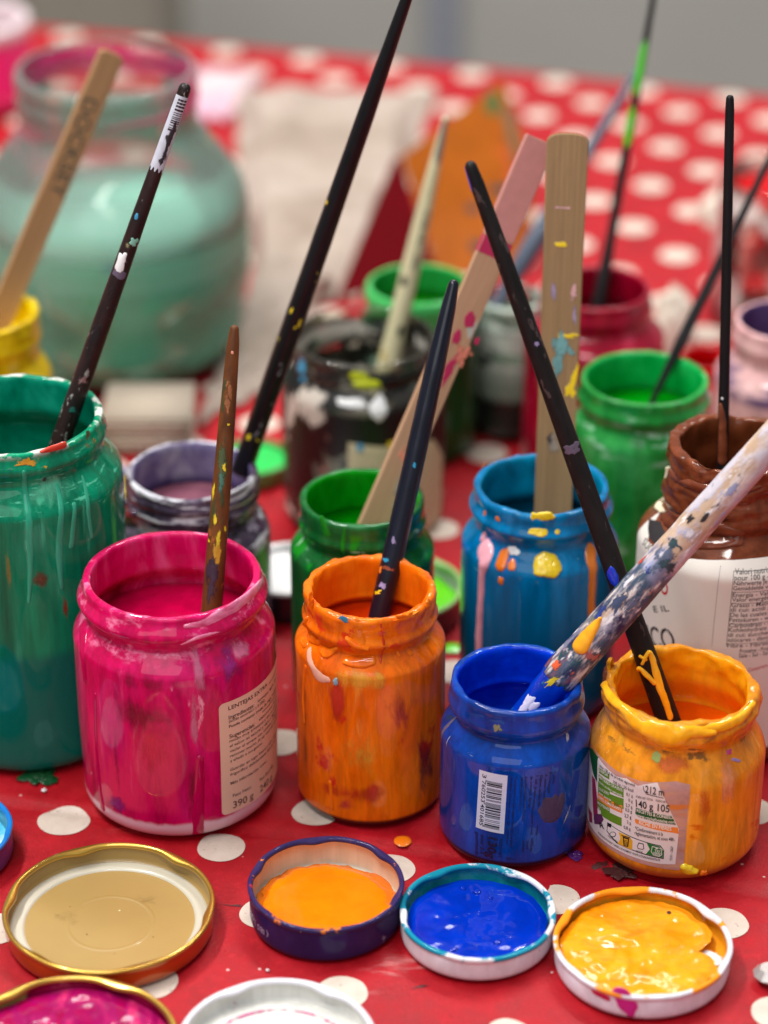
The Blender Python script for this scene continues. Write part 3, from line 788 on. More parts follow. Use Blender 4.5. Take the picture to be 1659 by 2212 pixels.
m_o = paint('brown_paint_on_glass', [(84, 38, 18), (110, 54, 30), (136, 74, 48)], 45, (1, 1, 0.9),
            smears=[((60, 26, 14), 0.62, 0.06, 50, (0.5, 0.5, 2), 9.6, 13.4), ((140, 84, 62), 0.6, 0.1, 60, (0.5, 0.5, 2), 9.4, 13.4)], rough=0.3, coat=0.8, bump=0.5, bscale=55, bdist=0.002, bst=(0.6, 0.6, 1.6))
m_i = paint('brown_paint_inside', [(76, 34, 16), (104, 50, 26), (126, 66, 38)], 45, (1, 1, 0.5), rough=0.3, coat=0.6, bump=0.6, bscale=45, bdist=0.003)
brown = Jar('paint_jar', 'tall chocolate brown paint bottle with a white nutrition label', 1594, 957, 105.9, 2.72, 3.88, m_o, m_i, neck=2.9, sh=1.5, groove=0.02, beads=[(2.4, 0.12, 0.4)], br=0.7, wave=0.2, wave_z=2.4, wf=1.8, seed=10)
brown.fill(4.2, paint('brown_pool', [(60, 24, 10), (80, 36, 18)], 30, rough=0.15))

m_o = paint('spring_green_paint_on_glass', [(18, 108, 36), (34, 146, 60), (70, 182, 96)], 36, (1, 1, 0.7),
            smears=[((176, 230, 194), 0.54, 0.1, 60, (0.6, 0.6, 2), 7.0, 10.3), ((150, 214, 170), 0.56, 0.1, 30, (1, 1, 1), 2, 7), ((12, 90, 24), 0.58, 0.08, 40, (1, 1, 1), 0.5, 6.6)], rough=0.3, coat=1.0, bump=0.25)
m_i = paint('spring_green_paint_inside', [(0, 140, 50), (0, 164, 72), (40, 186, 98)], 40, (1, 1, 0.8), rough=0.35, coat=0.5, bump=0.4)
spring = Jar('paint_jar', 'spring green paint jar holding a thin black brush behind the cerulean jar', 1393, 815, 119.0, 2.93, 3.2, m_o, m_i, neck=1.6, sh=0.8, groove=0.08, beads=[(0.9, 0.16, 0.25)], br=0.6, wave=0.03, wave_z=0.4, seed=11)
spring.fill(2.0, paint('spring_green_pool', [(0, 128, 0), (0, 150, 20)], 30, rough=0.15, bump=0.05))

m_o = paint('crimson_paint_on_glass', [(120, 2, 28), (152, 8, 42), (176, 36, 66)], 40, (1, 1, 0.8), rough=0.3, coat=1.0,
            smears=[((200, 60, 90), 0.6, 0.1, 60, (0.6, 0.6, 2), 7, 10)])
m_i = paint('crimson_paint_inside', [(104, 0, 20), (130, 2, 30), (150, 10, 44)], 40, rough=0.3, coat=0.5)
crimson = Jar('paint_jar', 'crimson paint jar at the back holding a tall thin brush', 1288, 620, 128.0, 2.7, 3.5, m_o, m_i, neck=1.6, sh=1.0, groove=0.06, beads=[(0.9, 0.12, 0.25)], br=0.6, seed=12, n=96)
crimson.fill(2.0, paint('crimson_pool', [(96, 0, 16), (120, 0, 26)], 30, rough=0.2))

m_o = paint('dark_green_paint_on_glass', [(6, 56, 24), (14, 74, 34), (24, 92, 46)], 40, (1, 1, 0.6), zones=[(7.7, 7.3, (70, 182, 96), 0.05, 30)], rough=0.3, coat=1.0)
m_i = paint('mid_green_paint_inside', [(20, 124, 44), (40, 158, 72)], 40, zones=[(7.4, 7.9, (10, 120, 16), 0.2, 30)], rough=0.35, coat=0.4)
fargreen = Jar('paint_jar', 'dark green paint jar with a bright green rim farthest back', 903, 612, 131.0, 2.62, 3.1, m_o, m_i, neck=1.5, sh=0.8, groove=0.05, beads=[(0.5, 0.1, 0.3)], br=0.5, seed=13, n=96)
fargreen.fill(1.8, paint('mid_green_pool', [(8, 110, 8), (20, 140, 14)], 30, rough=0.15))

# clear jar full of black and white scrapings
gl = clear_glass('smeared_clear_glass', (0.86, 0.86, 0.8, 1), (0.3, 0.3, 0.27, 1),
                 smears=[((176, 168, 154), -1.0, 0.1, 20, (1, 1, 1), 0.0, 12, 0.06), ((8, 8, 8), 0.42, 0.03, 28, (1, 1, 0.8), 2.0, 7.6, 1.0), ((12, 12, 12), 0.44, 0.03, 60, (0.5, 0.5, 2.5), 7.2, 9.4, 1.0), ((206, 196, 184), 0.55, 0.05, 38, (1, 1, 0.8), 0.6, 9.2, 0.92),
                         ((214, 150, 130), 0.69, 0.06, 40, (1, 1, 0.8), 4, 8.4, 0.85), ((60, 34, 42), 0.6, 0.05, 34, (1, 1, 0.7), 0.6, 5, 0.9)])
gi = clear_glass('smeared_clear_glass_inside', (0.95, 0.95, 0.92, 1), (0.6, 0.6, 0.56, 1),
                 smears=[((6, 6, 6), 0.44, 0.02, 22, (1, 1, 0.8), 1.0, 9.45, 1.0), ((206, 200, 190), 0.5, 0.05, 34, (1, 1, 0.9), 1.0, 9.3, 0.95), ((110, 160, 130), 0.58, 0.05, 34, (1, 1, 0.7), 2, 9.0, 0.9)], refl=0.5)
clear = Jar('mixing_jar', 'clear glass jar streaked with black and white paint holding a cream brush', 785, 725, 124.0, 3.45, 3.96, gl, gi, neck=1.3, sh=1.0, groove=0.04, beads=[(0.9, 0.1, 0.2)], br=0.7, seed=14, n=112, part='jar_body')
clear.fill(7.2, paint('grey_sludge', [(60, 56, 54), (150, 144, 136), (40, 36, 36)], 40, rough=0.3))
cpt = lambda *a: clear.pts(a)
crm = plain('cream_label_paper', (206, 194, 160), 0.6, 0, 0.04, 60)
clear_lab = sheet('label', [(cpt((752, 955), (935, 948), (955, 985), (955, 1120), (935, 1142), (752, 1120)), 0, 0)], clear.map, [crm], clear.root, 0.012)
clear_lab['label'] = 'cream paper label'
text_sheet('label_print', [('denominazione zucchine', *cpt((770, 985), (900, 983)), 0.14), ('ingredienti acqua sale', *cpt((770, 1003), (900, 1001)), 0.14), ('conservare in frigo', *cpt((770, 1021), (880, 1019)), 0.14)], clear.map, plain('faded_print', (150, 138, 112), 0.6), clear_lab, 0.02)
clear.blob(W('acid_yellow_paint', (196, 206, 24), rough=0.4), 792, 832, 36, 11, 0.06, 1, amp=0.2); clear.blob(W('acid_yellow_paint', 0), 775, 812, 24, 9, 0.05, 9); clear.blob(wht_p, 820, 885, 20, 22, 0.07, 2); clear.blob(wht_p, 760, 870, 38, 7, 0.05, 3); clear.blob(W('sky_blue_paint', (60, 150, 190), rough=0.4), 650, 800, 14, 24, 0.05, 4)
clear.blob(yel_p, 845, 962, 9, 9, 0.05, 5); clear.blob(W('sky_blue_paint', 0), 778, 968, 8, 9, 0.05, 6)

# mint jar
gl = clear_glass('milky_glass', (0.7, 0.74, 0.7, 1), (0.5, 0.58, 0.52, 1), smears=[((200, 214, 200), 0.45, 0.1, 30, (0.6, 0.6, 2), 3.2, 8, 0.9), ((30, 36, 30), 0.1, 0.1, 40, (1, 1, 1), 0.3, 2.4, 0.9), ((130, 150, 134), 0.1, 0.1, 40, (1, 1, 1), 2.2, 4.4, 0.85)])
mint = Jar('paint_jar', 'narrow milky glass jar behind the pink stick', 1105, 640, 133.0, 1.75, 1.8, gl, gl, neck=0.9, sh=0.4, groove=0.02, br=0.3, seed=15, n=72)
mint.fill(3.4, paint('mint_pool', [(150, 176, 156), (180, 200, 184)], 30, rough=0.3))

# yellow jar, left
m_o = paint('yellow_paint_on_glass', [(196, 160, 0), (216, 182, 6), (232, 200, 20)], 45, (1, 1, 0.9), smears=[((236, 214, 30), 0.58, 0.1, 50, (0.6, 0.6, 2), 8, 12), ((206, 190, 120), 0.62, 0.1, 60, (0.5, 0.5, 2), 8.5, 11.6)], rough=0.35, coat=0.9, bump=0.3)
m_i = paint('yellow_paint_inside', [(226, 196, 0), (240, 214, 8)], 45, rough=0.4, coat=0.5, bump=0.5)
lemon = Jar('paint_jar', 'lemon yellow paint jar behind the emerald jar holding a wooden stick', -42, 672, 122.0, 2.68, 3.15, m_o, m_i, neck=2.2, sh=1.2, groove=0.02, beads=[(1.2, 0.1, 0.3)], br=0.6, wave=0.14, wave_z=0.7, wf=3, seed=16, n=96)
lemon.fill(1.6, paint('yellow_pool', [(230, 200, 0), (240, 212, 10)], 30, rough=0.2))

# right edge pots
m_o = paint('blush_pink_paint_on_glass', [(206, 150, 152), (222, 172, 172), (232, 190, 190)], 36, (1, 1, 0.7), smears=[((104, 80, 120), 0.48, 0.1, 40, (0.5, 0.5, 2), 6.4, 8.8), ((196, 176, 150), 0.55, 0.1, 50, (0.6, 0.6, 2), 6.8, 9.6)], rough=0.35, coat=0.9)
m_i = paint('plum_paint_inside', [(80, 52, 96), (112, 84, 128)], 40, rough=0.4, coat=0.4)
blush = Jar('paint_jar', 'blush pink paint jar with a purple rim at the right edge', 1700, 690, 125.0, 2.5, 3.3, m_o, m_i, neck=1.8, sh=1.2, groove=0.05, beads=[(0.9, 0.12, 0.3)], br=0.6, seed=17, n=96)
blush.fill(1.7, paint('plum_pool', [(74, 46, 90), (90, 60, 110)], 30, rough=0.3))
m_o = paint('scarlet_paint_on_glass', [(160, 0, 6), (190, 4, 10), (206, 20, 24)], 40, rough=0.3, coat=1.0)
scarlet = Jar('paint_jar', 'bright red pot between the spring green jar and the blush jar', 1535, 716, 133.0, 1.5, 1.9, m_o, m_o, neck=0.8, sh=0.6, groove=0.03, br=0.4, seed=18, n=72, H_=4.6)
scarlet.fill(1.2, paint('scarlet_pool', [(150, 0, 6), (176, 2, 8)], 30, rough=0.25))
gl = clear_glass('pink_stained_glass', (0.95, 0.82, 0.8, 1), (0.75, 0.6, 0.58, 1), smears=[((226, 218, 212), 0.5, 0.08, 30, (1, 1, 0.8), 1, 8.4, 0.75), ((214, 120, 124), 0.53, 0.1, 26, (1, 1, 0.6), 0.5, 8.0, 0.6)])
rinse = Jar('rinsing_glass', 'clear rinsing glass stained pink at the far right edge', 1685, 470, 146.0, 3.3, 3.6, gl, gl, neck=0.6, sh=1.2, groove=0.02, br=0.6, seed=19, n=96, H_=8.6)
rinse.fill(0.9, paint('red_water', [(176, 8, 16), (196, 30, 34)], 20, rough=0.1, coat=0.3))

# big water jar
gl = clear_glass('water_jar_glass', (0.98, 0.985, 0.97, 1), (0.78, 0.84, 0.81, 1),
                 smears=[((182, 184, 176), -1.0, 0.1, 10, (1, 1, 1), 8.6, 17.4, 0.26), ((134, 176, 160), -1.0, 0.1, 10, (1, 1, 1), 6.4, 11.6, 0.38), ((130, 240, 206), -1.0, 0.1, 10, (1, 1, 1), 0.0, 8.6, 0.3), ((220, 84, 130), 0.54, 0.12, 16, (0.5, 0.5, 2.6), 11.6, 14.6, 0.4), ((236, 40, 130), 0.54, 0.1, 13, (0.5, 0.5, 3), 14.4, 16.8, 0.75), ((206, 180, 40), 0.63, 0.06, 22, (0.5, 0.5, 2.5), 12, 16.5, 0.7), ((226, 222, 220), 0.655, 0.05, 24, (1, 1, 1.6), 8, 12.5, 0.6), ((60, 110, 160), 0.69, 0.04, 24, (1, 1, 1.2), 6, 13, 0.6)])
gi = clear_glass('water_jar_glass_inside', (0.99, 0.99, 0.99, 1), (0.88, 0.92, 0.9, 1), smears=[((226, 100, 140), 0.56, 0.12, 15, (0.5, 0.5, 2.6), 11.8, 14.4, 0.35), ((238, 30, 130), 0.52, 0.08, 12, (0.5, 0.5, 3), 14.2, 16.6, 0.75)], refl=0.6)
water = Jar('water_jar', 'large glass jar of cloudy turquoise rinsing water at the back left', 228, 145, 136.8, 4.78, 7.35, gl, gi, neck=3.0, sh=4.6, groove=0.05, beads=[(0.5, 0.12, 0.3), (1.5, 0.1, 0.25)], br=2.6, seed=20, n=128, group='none', lip=0.4, base_r=0.93)
del water.root['group']
g = G('cloudy_turquoise_water', 0.25, 0.0, 0.3)
g.b.inputs['Subsurface Weight'].default_value = 1.0; g.b.inputs['Subsurface Radius'].default_value = (1, 1, 1); g.b.inputs['Subsurface Scale'].default_value = 0.03
zz = g.xyz(2)
g.color(g.mix(g.rng(g.math('ADD', zz, g.math('MULTIPLY', g.noise(14, 3), 0.02)), 0.004, 0.085, 0, 1), (110, 240, 204), (130, 200, 178)))
wp = []
zt = 8.3
for k in range(0, 25):
    z = 0.35 + (zt - 0.35) * k / 24; wp.append((max(0.1, water.r(z) - 0.34), z, 0))
revolve('rinsing_water', [(0, 0.35, 0)] + wp + [(wp[-1][0] - 0.25, zt - 0.03, 0), (0, zt - 0.03, 0)], [g.m], water.root, 96)
# hot pink pot, far left
m_o = W('hot_pink_plastic', (240, 20, 120), rough=0.35, coat=0.3)
pot = Jar('plastic_pot', 'hot pink plastic pot with a white rim at the far left', -52, 112, 178.0, 3.5, 3.7, m_o, W('white_plastic', (226, 210, 214), rough=0.4), neck=0.9, sh=0.4, groove=0.02, br=1.4, seed=21, n=72, H_=6.2)
revolve('pot_rim', [(3.62, 5.2, 0), (3.8, 5.3, 0), (3.82, 6.1, 0), (3.6, 6.3, 0), (3.3, 6.2, 0)], [MATS['white_plastic']], pot.root, 72)
# ================================================================== LABELS AND DRIPS ON JARS
def T(j, s, u0, v0, u1, v1, hpx):
    (a, b, t), (c, d, _) = j.hit(u0, v0), j.hit(u1, v1)
    ex = math.hypot(u1 - u0, v1 - v0)
    return (s, (a, b), (c, d), hpx)
n2 = lambda ox, oy, k: (lambda x, y: ((ox + x / k) / 1.82279, (oy + y / k) / 1.82279))   # zoomed view -> pixel

# --- magenta jar label
q = n2(800, 2600, 3.16)
beige = plain('beige_label_paper', (232, 194, 170), 0.55, 0, 0.03, 80)
s0, z0, t0 = pink.hit(*q(190, 560)); s1, z1, _ = pink.hit(*q(192, 1945))
arc = 1.62 * pink.R; rc = 0.22
def rrect(s0, z0, s1, z1, r):
    o = []
    for cx, cz, a0 in ((s0 + r, z0 + r, 180), (s1 - r, z0 + r, 270), (s1 - r, z1 - r, 0), (s0 + r, z1 - r, 90)):
        for k in range(6): a = math.radians(a0 + 18 * k); o.append((cx + r * math.cos(a), cz + r * math.sin(a)))
    return o
lab = sheet('label', [(rrect(s0, z1 - 0.02, 2.02 * pink.R * 0.92, z0 + 0.02, rc), 0, 0)], pink.map, [beige], pink.root, 0.012)
LW = 2.02 * pink.R * 0.92
Lz = z0 - z1                                              # label height (about 5.6 cm)
def prow(frac, s, a, b, h, bold=None):                    # frac down the label, arc start and end measured from its left edge
    z = z0 - frac * Lz
    it = (s, (s0 + a, z), (s0 + b, z), h)
    return it + (bold,) if bold else it
B = 0.012
items = [prow(0.035, 'LENTEJAS EXTRA', 0.42, 2.75, 0.185, B), prow(0.115, 'Ingredientes:', 0.42, 1.75, 0.19, B), prow(0.115, 'lentejas, agua, sal,', 2.0, 3.9, 0.13),
         prow(0.155, '(ácido ascórbico y E-385).', 0.42, 2.55, 0.135), prow(0.20, 'Puede contener trazas de trigo, mostaza.', 0.42, 4.0, 0.145, B),
         prow(0.285, 'Sugerencias:', 0.42, 1.75, 0.19, B), prow(0.285, 'elaboramos de un', 2.05, 3.9, 0.13), prow(0.33, 'modo muy artesanal y eso se nota en', 0.42, 4.0, 0.135), prow(0.375, 'el sabor es natural y claro a legumbre', 0.42, 4.0, 0.135),
         prow(0.42, 'vaciar el envase con cuidado y calentar', 0.42, 4.0, 0.135), prow(0.465, 'remover mucho. Al ser naturales pueden', 0.42, 4.0, 0.135), prow(0.51, 'y añadir a sus guisos.', 0.42, 2.25, 0.135),
         prow(0.59, 'Guardar en lugar fresco y seco. Una vez', 0.42, 4.0, 0.14), prow(0.635, 'frigorífico debidamente tapado en un', 0.42, 3.8, 0.14), prow(0.715, 'Más información: www.', 0.42, 2.6, 0.145, B),
         prow(0.835, 'Peso Neto:', 0.52, 1.5, 0.16), prow(0.905, '390 g', 0.52, 1.62, 0.34), prow(0.835, 'Peso Escurrido:', 2.05, 3.3, 0.16), prow(0.905, '240 g', 2.05, 3.15, 0.34)]
# baselines sit below the row tops
items = [(i[0], (i[1][0], i[1][1] - i[3]), (i[2][0], i[2][1] - i[3])) + i[3:] for i in items]
text_sheet('label_print', items, pink.map, brn_print, lab, 0.018)
sheet('label_rule', [([(s0 + 2.9, z0 - 0.075 * Lz), (s0 + 4.4, z0 - 0.075 * Lz), (s0 + 4.4, z0 - 0.068 * Lz), (s0 + 2.9, z0 - 0.068 * Lz)], 0, 0),
                     ([(s0 + 2.3, z0 - 0.26 * Lz), (s0 + 3.9, z0 - 0.26 * Lz), (s0 + 3.9, z0 - 0.253 * Lz), (s0 + 2.3, z0 - 0.253 * Lz)], 0, 0)], pink.map, [brn_print], lab, 0.018)
# magenta runs
mg = paint('magenta_run', [(168, 0, 62), (196, 6, 84)], 60, rough=0.2)
pink.drip(mg, [(206, 1500, 5), (208, 1600, 6), (214, 1690, 8), (222, 1745, 9)], 0.05, 1)
pink.drip(mg, [(432, 1640, 10), (430, 1720, 13), (428, 1780, 14), (424, 1808, 16)], 0.07, 2)
pink.drip(mg, [(180, 1350, 8), (178, 1400, 10), (185, 1470, 7)], 0.08, 3)
lp = paint('rose_smear', [(206, 60, 110), (230, 130, 168), (240, 170, 196)], 120, (0.6, 0.6, 2), rough=0.3, bump=0.4)
pink.drip(lp, [(400, 1352, 5), (450, 1340, 12), (505, 1312, 14), (550, 1275, 12), (566, 1240, 5)], 0.06, 4)
pink.drip(lp, [(392, 1392, 3), (430, 1376, 6), (480, 1360, 6)], 0.04, 5)

# --- orange jar
oc = paint('orange_crust', [(216, 84, 4), (236, 114, 12), (246, 146, 40)], 110, rough=0.35, coat=0.5, bump=0.5)
D = orange.drip
D(oc, [(697, 1402, 7), (712, 1410, 9), (728, 1400, 6)], 0.13, 1); D(oc, [(750, 1378, 6), (770, 1395, 9), (792, 1402, 8)], 0.12, 2)
D(oc, [(745, 1425, 6), (778, 1428, 11), (806, 1424, 8)], 0.14, 3); D(oc, [(665, 1335, 5), (672, 1370, 8), (690, 1386, 8)], 0.12, 4); D(oc, [(655, 1378, 6), (662, 1392, 8)], 0.10, 5)
D(oc, [(660, 1440, 6), (655, 1500, 4), (658, 1560, 3)], 0.05, 6); D(oc, [(713, 1690, 5), (716, 1720, 5), (718, 1745, 4)], 0.05, 7)
D(paint('orange_smooth_run', [(226, 104, 10), (236, 122, 16)], 60, rough=0.3), [(770, 1350, 16), (775, 1380, 20), (772, 1402, 20)], 0.04, 8)
D(paint('pale_peach_smear', [(226, 160, 130), (232, 180, 160)], 60, rough=0.3), [(668, 1402, 5), (674, 1440, 10), (690, 1462, 16), (708, 1468, 8)], 0.03, 9)
orange.blob(scumble('cyan_spot', (20, 140, 180), 0.4), 745, 1335, 22, 9, 0.06, 10, amp=0.6)
orange.blob(oc, 860, 1412, 5, 5, 0.05, 11); orange.blob(oc, 885, 1408, 8, 5, 0.05, 12); orange.blob(W('sky_drop', (130, 170, 190), rough=0.2, coat=1), 725, 1473, 6, 9, 0.06, 13)
orange.blob(oc, 880, 1330, 34, 8, 0.10, 14, amp=0.7); orange.blob(oc, 680, 1300, 10, 22, 0.09, 15, amp=0.7); orange.blob(oc, 920, 1300, 14, 12, 0.10, 17, amp=0.7)
rd = paint('brick_smear', [(176, 40, 20), (206, 70, 30)], 60, rough=0.3)
D(rd, [(822, 1348, 3), (830, 1400, 4), (822, 1430, 3)], 0.03, 16)

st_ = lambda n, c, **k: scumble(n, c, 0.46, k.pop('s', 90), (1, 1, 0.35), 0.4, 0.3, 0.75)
ob = lambda *a, **k: orange.blob(*a, th=0.011, amp=0.3, **k)
ob(st_('red_stain', (196, 30, 16)), 728, 1520, 24, 74, seed=21); ob(st_('raspberry_stain', (176, 24, 52)), 862, 1530, 62, 66, seed=22); ob(st_('red_stain', 0), 760, 1715, 110, 34, seed=23); ob(st_('painted_side_shade', (120, 40, 40)), 915, 1640, 44, 110, seed=24)  # last blob paints the shadow on the jar's lower right side
ob(st_('golden_stain', (240, 166, 40)), 790, 1470, 110, 26, seed=25); ob(st_('dark_amber_stain', (150, 70, 14)), 660, 1580, 16, 150, seed=26); ob(st_('raspberry_stain', 0), 745, 1740, 30, 20, seed=27); ob(st_('golden_stain', 0), 775, 1630, 60, 60, seed=28)
pb = lambda *a, **k: pink.blob(*a, th=0.011, amp=0.3, **k)
pb(st_('deep_crimson_stain', (140, 0, 44)), 300, 1545, 110, 50, seed=39); pb(st_('deep_crimson_stain', 0), 420, 1700, 30, 90, seed=40); pb(st_('violet_stain', (150, 30, 130)), 492, 1440, 52, 60, seed=31); pb(st_('painted_cloth_reflection', (216, 18, 66)), 335, 1610, 70, 96, seed=32); pb(st_('pale_rose_stain', (222, 120, 160), s=160), 430, 1450, 20, 80, seed=33); pb(st_('deep_crimson_stain', (140, 0, 44)), 330, 1480, 90, 40, seed=34); pb(st_('deep_crimson_stain', 0), 250, 1620, 14, 120, seed=35); pb(st_('pale_rose_stain', 0), 420, 1560, 14, 90, seed=36); pb(st_('violet_stain', 0), 250, 1735, 40, 26, seed=37); pb(st_('pale_rose_stain', 0), 520, 1400, 40, 26, seed=38)  # red blob at lower centre paints the cloth's reflection onto the glass
yb = lambda *a, **k: yellow.blob(*a, th=0.011, amp=0.3, **k)
yb(st_('peach_stain', (232, 156, 104)), 1575, 1690, 48, 110, seed=41); yb(st_('burnt_stain', (206, 96, 4)), 1525, 1740, 26, 60, seed=42); yb(st_('golden_stain', 0), 1340, 1600, 40, 30, seed=43); yb(st_('burnt_stain', 0), 1460, 1650, 70, 24, seed=44)
eb = lambda *a, **k: emerald.blob(*a, th=0.011, amp=0.4, **k)
eb(st_('umber_stain', (110, 64, 40)), 90, 1250, 34, 26, seed=51); eb(st_('ochre_stain', (176, 130, 30)), 20, 1240, 12, 80, seed=52); eb(st_('rust_stain', (150, 50, 24)), 140, 1310, 10, 30, seed=53); eb(st_('mint_stain', (90, 200, 160)), 110, 1050, 100, 40, seed=54); eb(st_('deep_emerald_stain', (0, 66, 56)), 190, 1400, 40, 160, seed=55); eb(st_('mint_stain', 0), 60, 1180, 14, 120, seed=56)

# --- cerulean jar drips
D = teal.drip
D(pnk_p, [(1046, 1180, 16), (1050, 1198, 21), (1046, 1214, 16), (1041, 1240, 9), (1039, 1300, 9), (1036, 1360, 9), (1034, 1430, 9)], 0.14, 1)
teal.blob(pnk_p, 1046, 1158, 9, 9, 0.08, 2); teal.blob(org_p, 1086, 1208, 15, 18, 0.10, 3, amp=0.2); teal.blob(org_p, 1106, 1220, 9, 10, 0.06, 4); teal.blob(org_p, 1082, 1255, 7, 9, 0.06, 5)
teal.blob(yel_p, 1182, 1222, 33, 20, 0.16, 6, amp=0.2); teal.blob(yel_p, 1162, 1148, 24, 7, 0.08, 7); teal.blob(yel_p, 1176, 1113, 24, 9, 0.1, 8); teal.blob(yel_p, 1154, 1118, 10, 12, 0.07, 9, amp=0.5); teal.blob(yel_p, 1204, 1148, 7, 4, 0.05, 10)
teal.blob(wht_p, 1110, 1190, 18, 7, 0.05, 11); teal.blob(org_p, 1075, 1120, 8, 5, 0.05, 12); teal.blob(org_p, 1048, 1108, 5, 6, 0.05, 13)
D(W('ochre_run', (214, 116, 20), rough=0.35, coat=0.6), [(1278, 1185, 12), (1276, 1205, 15), (1280, 1250, 11), (1277, 1330, 10), (1272, 1390, 10)], 0.10, 14)
teal.blob(org_p, 1058, 1010, 12, 6, 0.05, 15)

# --- blue jar barcode and print
q = n2(1850, 2950, 4.1475)
bw = plain('barcode_paper', (214, 214, 226), 0.5, 0, 0.02, 80)
c = [blue.hit(*q(*p))[:2] for p in ((160, 328), (618, 428), (556, 1380), (100, 1268))]
lab = sheet('label', [(c, 0, 0)], blue.map, [bw], blue.root, 0.012); lab['label'] = 'white barcode sticker'
def bil(x, y):                                            # x across (left to right), y down the sticker
    a = [c[0][k] + (c[1][k] - c[0][k]) * x for k in (0, 1)]; b = [c[3][k] + (c[2][k] - c[3][k]) * x for k in (0, 1)]
    return (a[0] + (b[0] - a[0]) * y, a[1] + (b[1] - a[1]) * y)
random.seed(3); bars = []; y = 0.13
LC = {'A': ['0001101', '0011001', '0010011', '0111101', '0100011', '0110001', '0101111', '0111011', '0110111', '0001011'], }
RC = [''.join('1' if ch == '0' else '0' for ch in x) for x in LC['A']]; GC = [x[::-1] for x in RC]
code = '101' + ''.join((LC['A'] if p == 'L' else GC)[int(dg)] for dg, p in zip('760253', 'LGGLLG')) + '01010' + ''.join(RC[int(dg)] for dg in '401685') + '101'
mod = 0.80 / len(code)
i = 0
while i < len(code):
    if code[i] == '1':
        k = i
        while k < len(code) and code[k] == '1': k += 1
        lng = i < 3 or i >= 92 or 45 <= i < 50
        y0, y1 = 0.145 + i * mod, 0.145 + k * mod
        bars.append(([bil(0.24 if lng else 0.31, y0), bil(0.84, y0), bil(0.84, y1), bil(0.24 if lng else 0.31, y1)], 0, 0)); i = k
    else: i += 1
sheet('barcode', bars, blue.map, [blk], lab, 0.017)
text_sheet('label_print', [('3', bil(0.13, 0.05), bil(0.13, 0.115), 0.17), ('760253', bil(0.13, 0.165), bil(0.13, 0.53), 0.17), ('401685', bil(0.13, 0.565), bil(0.13, 0.935), 0.17)], blue.map, blk, lab, 0.018)
h = lambda x, y: blue.hit(*q(x, y))[:2]
dk = plain('navy_print', (8, 16, 58), 0.5)
pr = [('pour 2-3', h(182, 1395), h(170, 1690), 0.17, 0.01), ('gourmands', h(98, 1340), h(92, 1715), 0.16, 0.012), ('130g', h(312, 1425), h(280, 1760), 0.36, 0.03), ('POIDS NET', h(488, 1460), h(470, 1760), 0.11),
      ('*Les portions et leur valeur énergétique pour', h(735, 445), h(655, 1600), 0.1), ('le client classique ou un @ Tradition*', h(665, 460), h(590, 1560), 0.1), ('AUTORIZAZIONE CONTROLLO', h(895, 440), h(850, 1170), 0.1), ('ABBIAMO ANCHE PRODOTTI', h(835, 450), h(800, 1010), 0.09),
      ('de crevette, épices', h(990, 440), h(955, 950), 0.12), ('1. sel, préparation', h(1075, 430), h(1020, 960), 0.12), ('Oignon, lardon, vin', h(1150, 420), h(1105, 930), 0.12), ('A. amidon, moutarde', h(1225, 410), h(1190, 900), 0.12), ('fromage', h(1300, 370), h(1270, 720), 0.12), ('Crème', h(1365, 370), h(1350, 560), 0.12),
      ('à conserver au frais', h(1010, 960), h(990, 1400), 0.11), ('le produit', h(1090, 1250), h(1070, 1400), 0.11), ('utiliser', h(1000, 1450), h(980, 1680), 0.13), ('avant', h(930, 1490), h(920, 1640), 0.12), ('poids total', h(860, 1480), h(850, 1670), 0.11), ('0321-C', h(590, 1800), h(750, 1815), 0.12)]
text_sheet('body_print', pr, blue.map, dk, blue.root, 0.012)
blue.blob(W('plum_patch', (66, 56, 92), rough=0.5), *q(1330, 1010), 26, 30, 0.025, 5, amp=0.7, freq=1.0)
blue.drip(W('plum_patch', 0), [(*q(1180, 990), 12), (*q(1230, 1100), 12), (*q(1370, 1100), 20), (*q(1470, 900), 16), (*q(1500, 760), 9)], 0.03, 2)
blue.blob(scumble('chalk_smear', (160, 170, 190), 0.45), *q(1560, 1120), 5, 26, 0.02, 7, amp=0.7, rot=-0.5)
sm_ = scumble('olive_smear', (128, 122, 84), 0.45)
blue.blob(sm_, 1075, 1572, 14, 10, 0.03, 8, amp=0.8); blue.blob(scumble('chalk_smear', 0), 1010, 1570, 22, 5, 0.025, 9, amp=0.8); blue.blob(scumble('chalk_smear', 0), 1225, 1588, 18, 4, 0.02, 10, amp=0.8, rot=0.5)
blue.blob(gry_p, 960, 1575, 6, 22, 0.03, 11, amp=0.5); blue.blob(scumble('chalk_smear', 0), 968, 1600, 3, 20, 0.03, 12, amp=0.6)

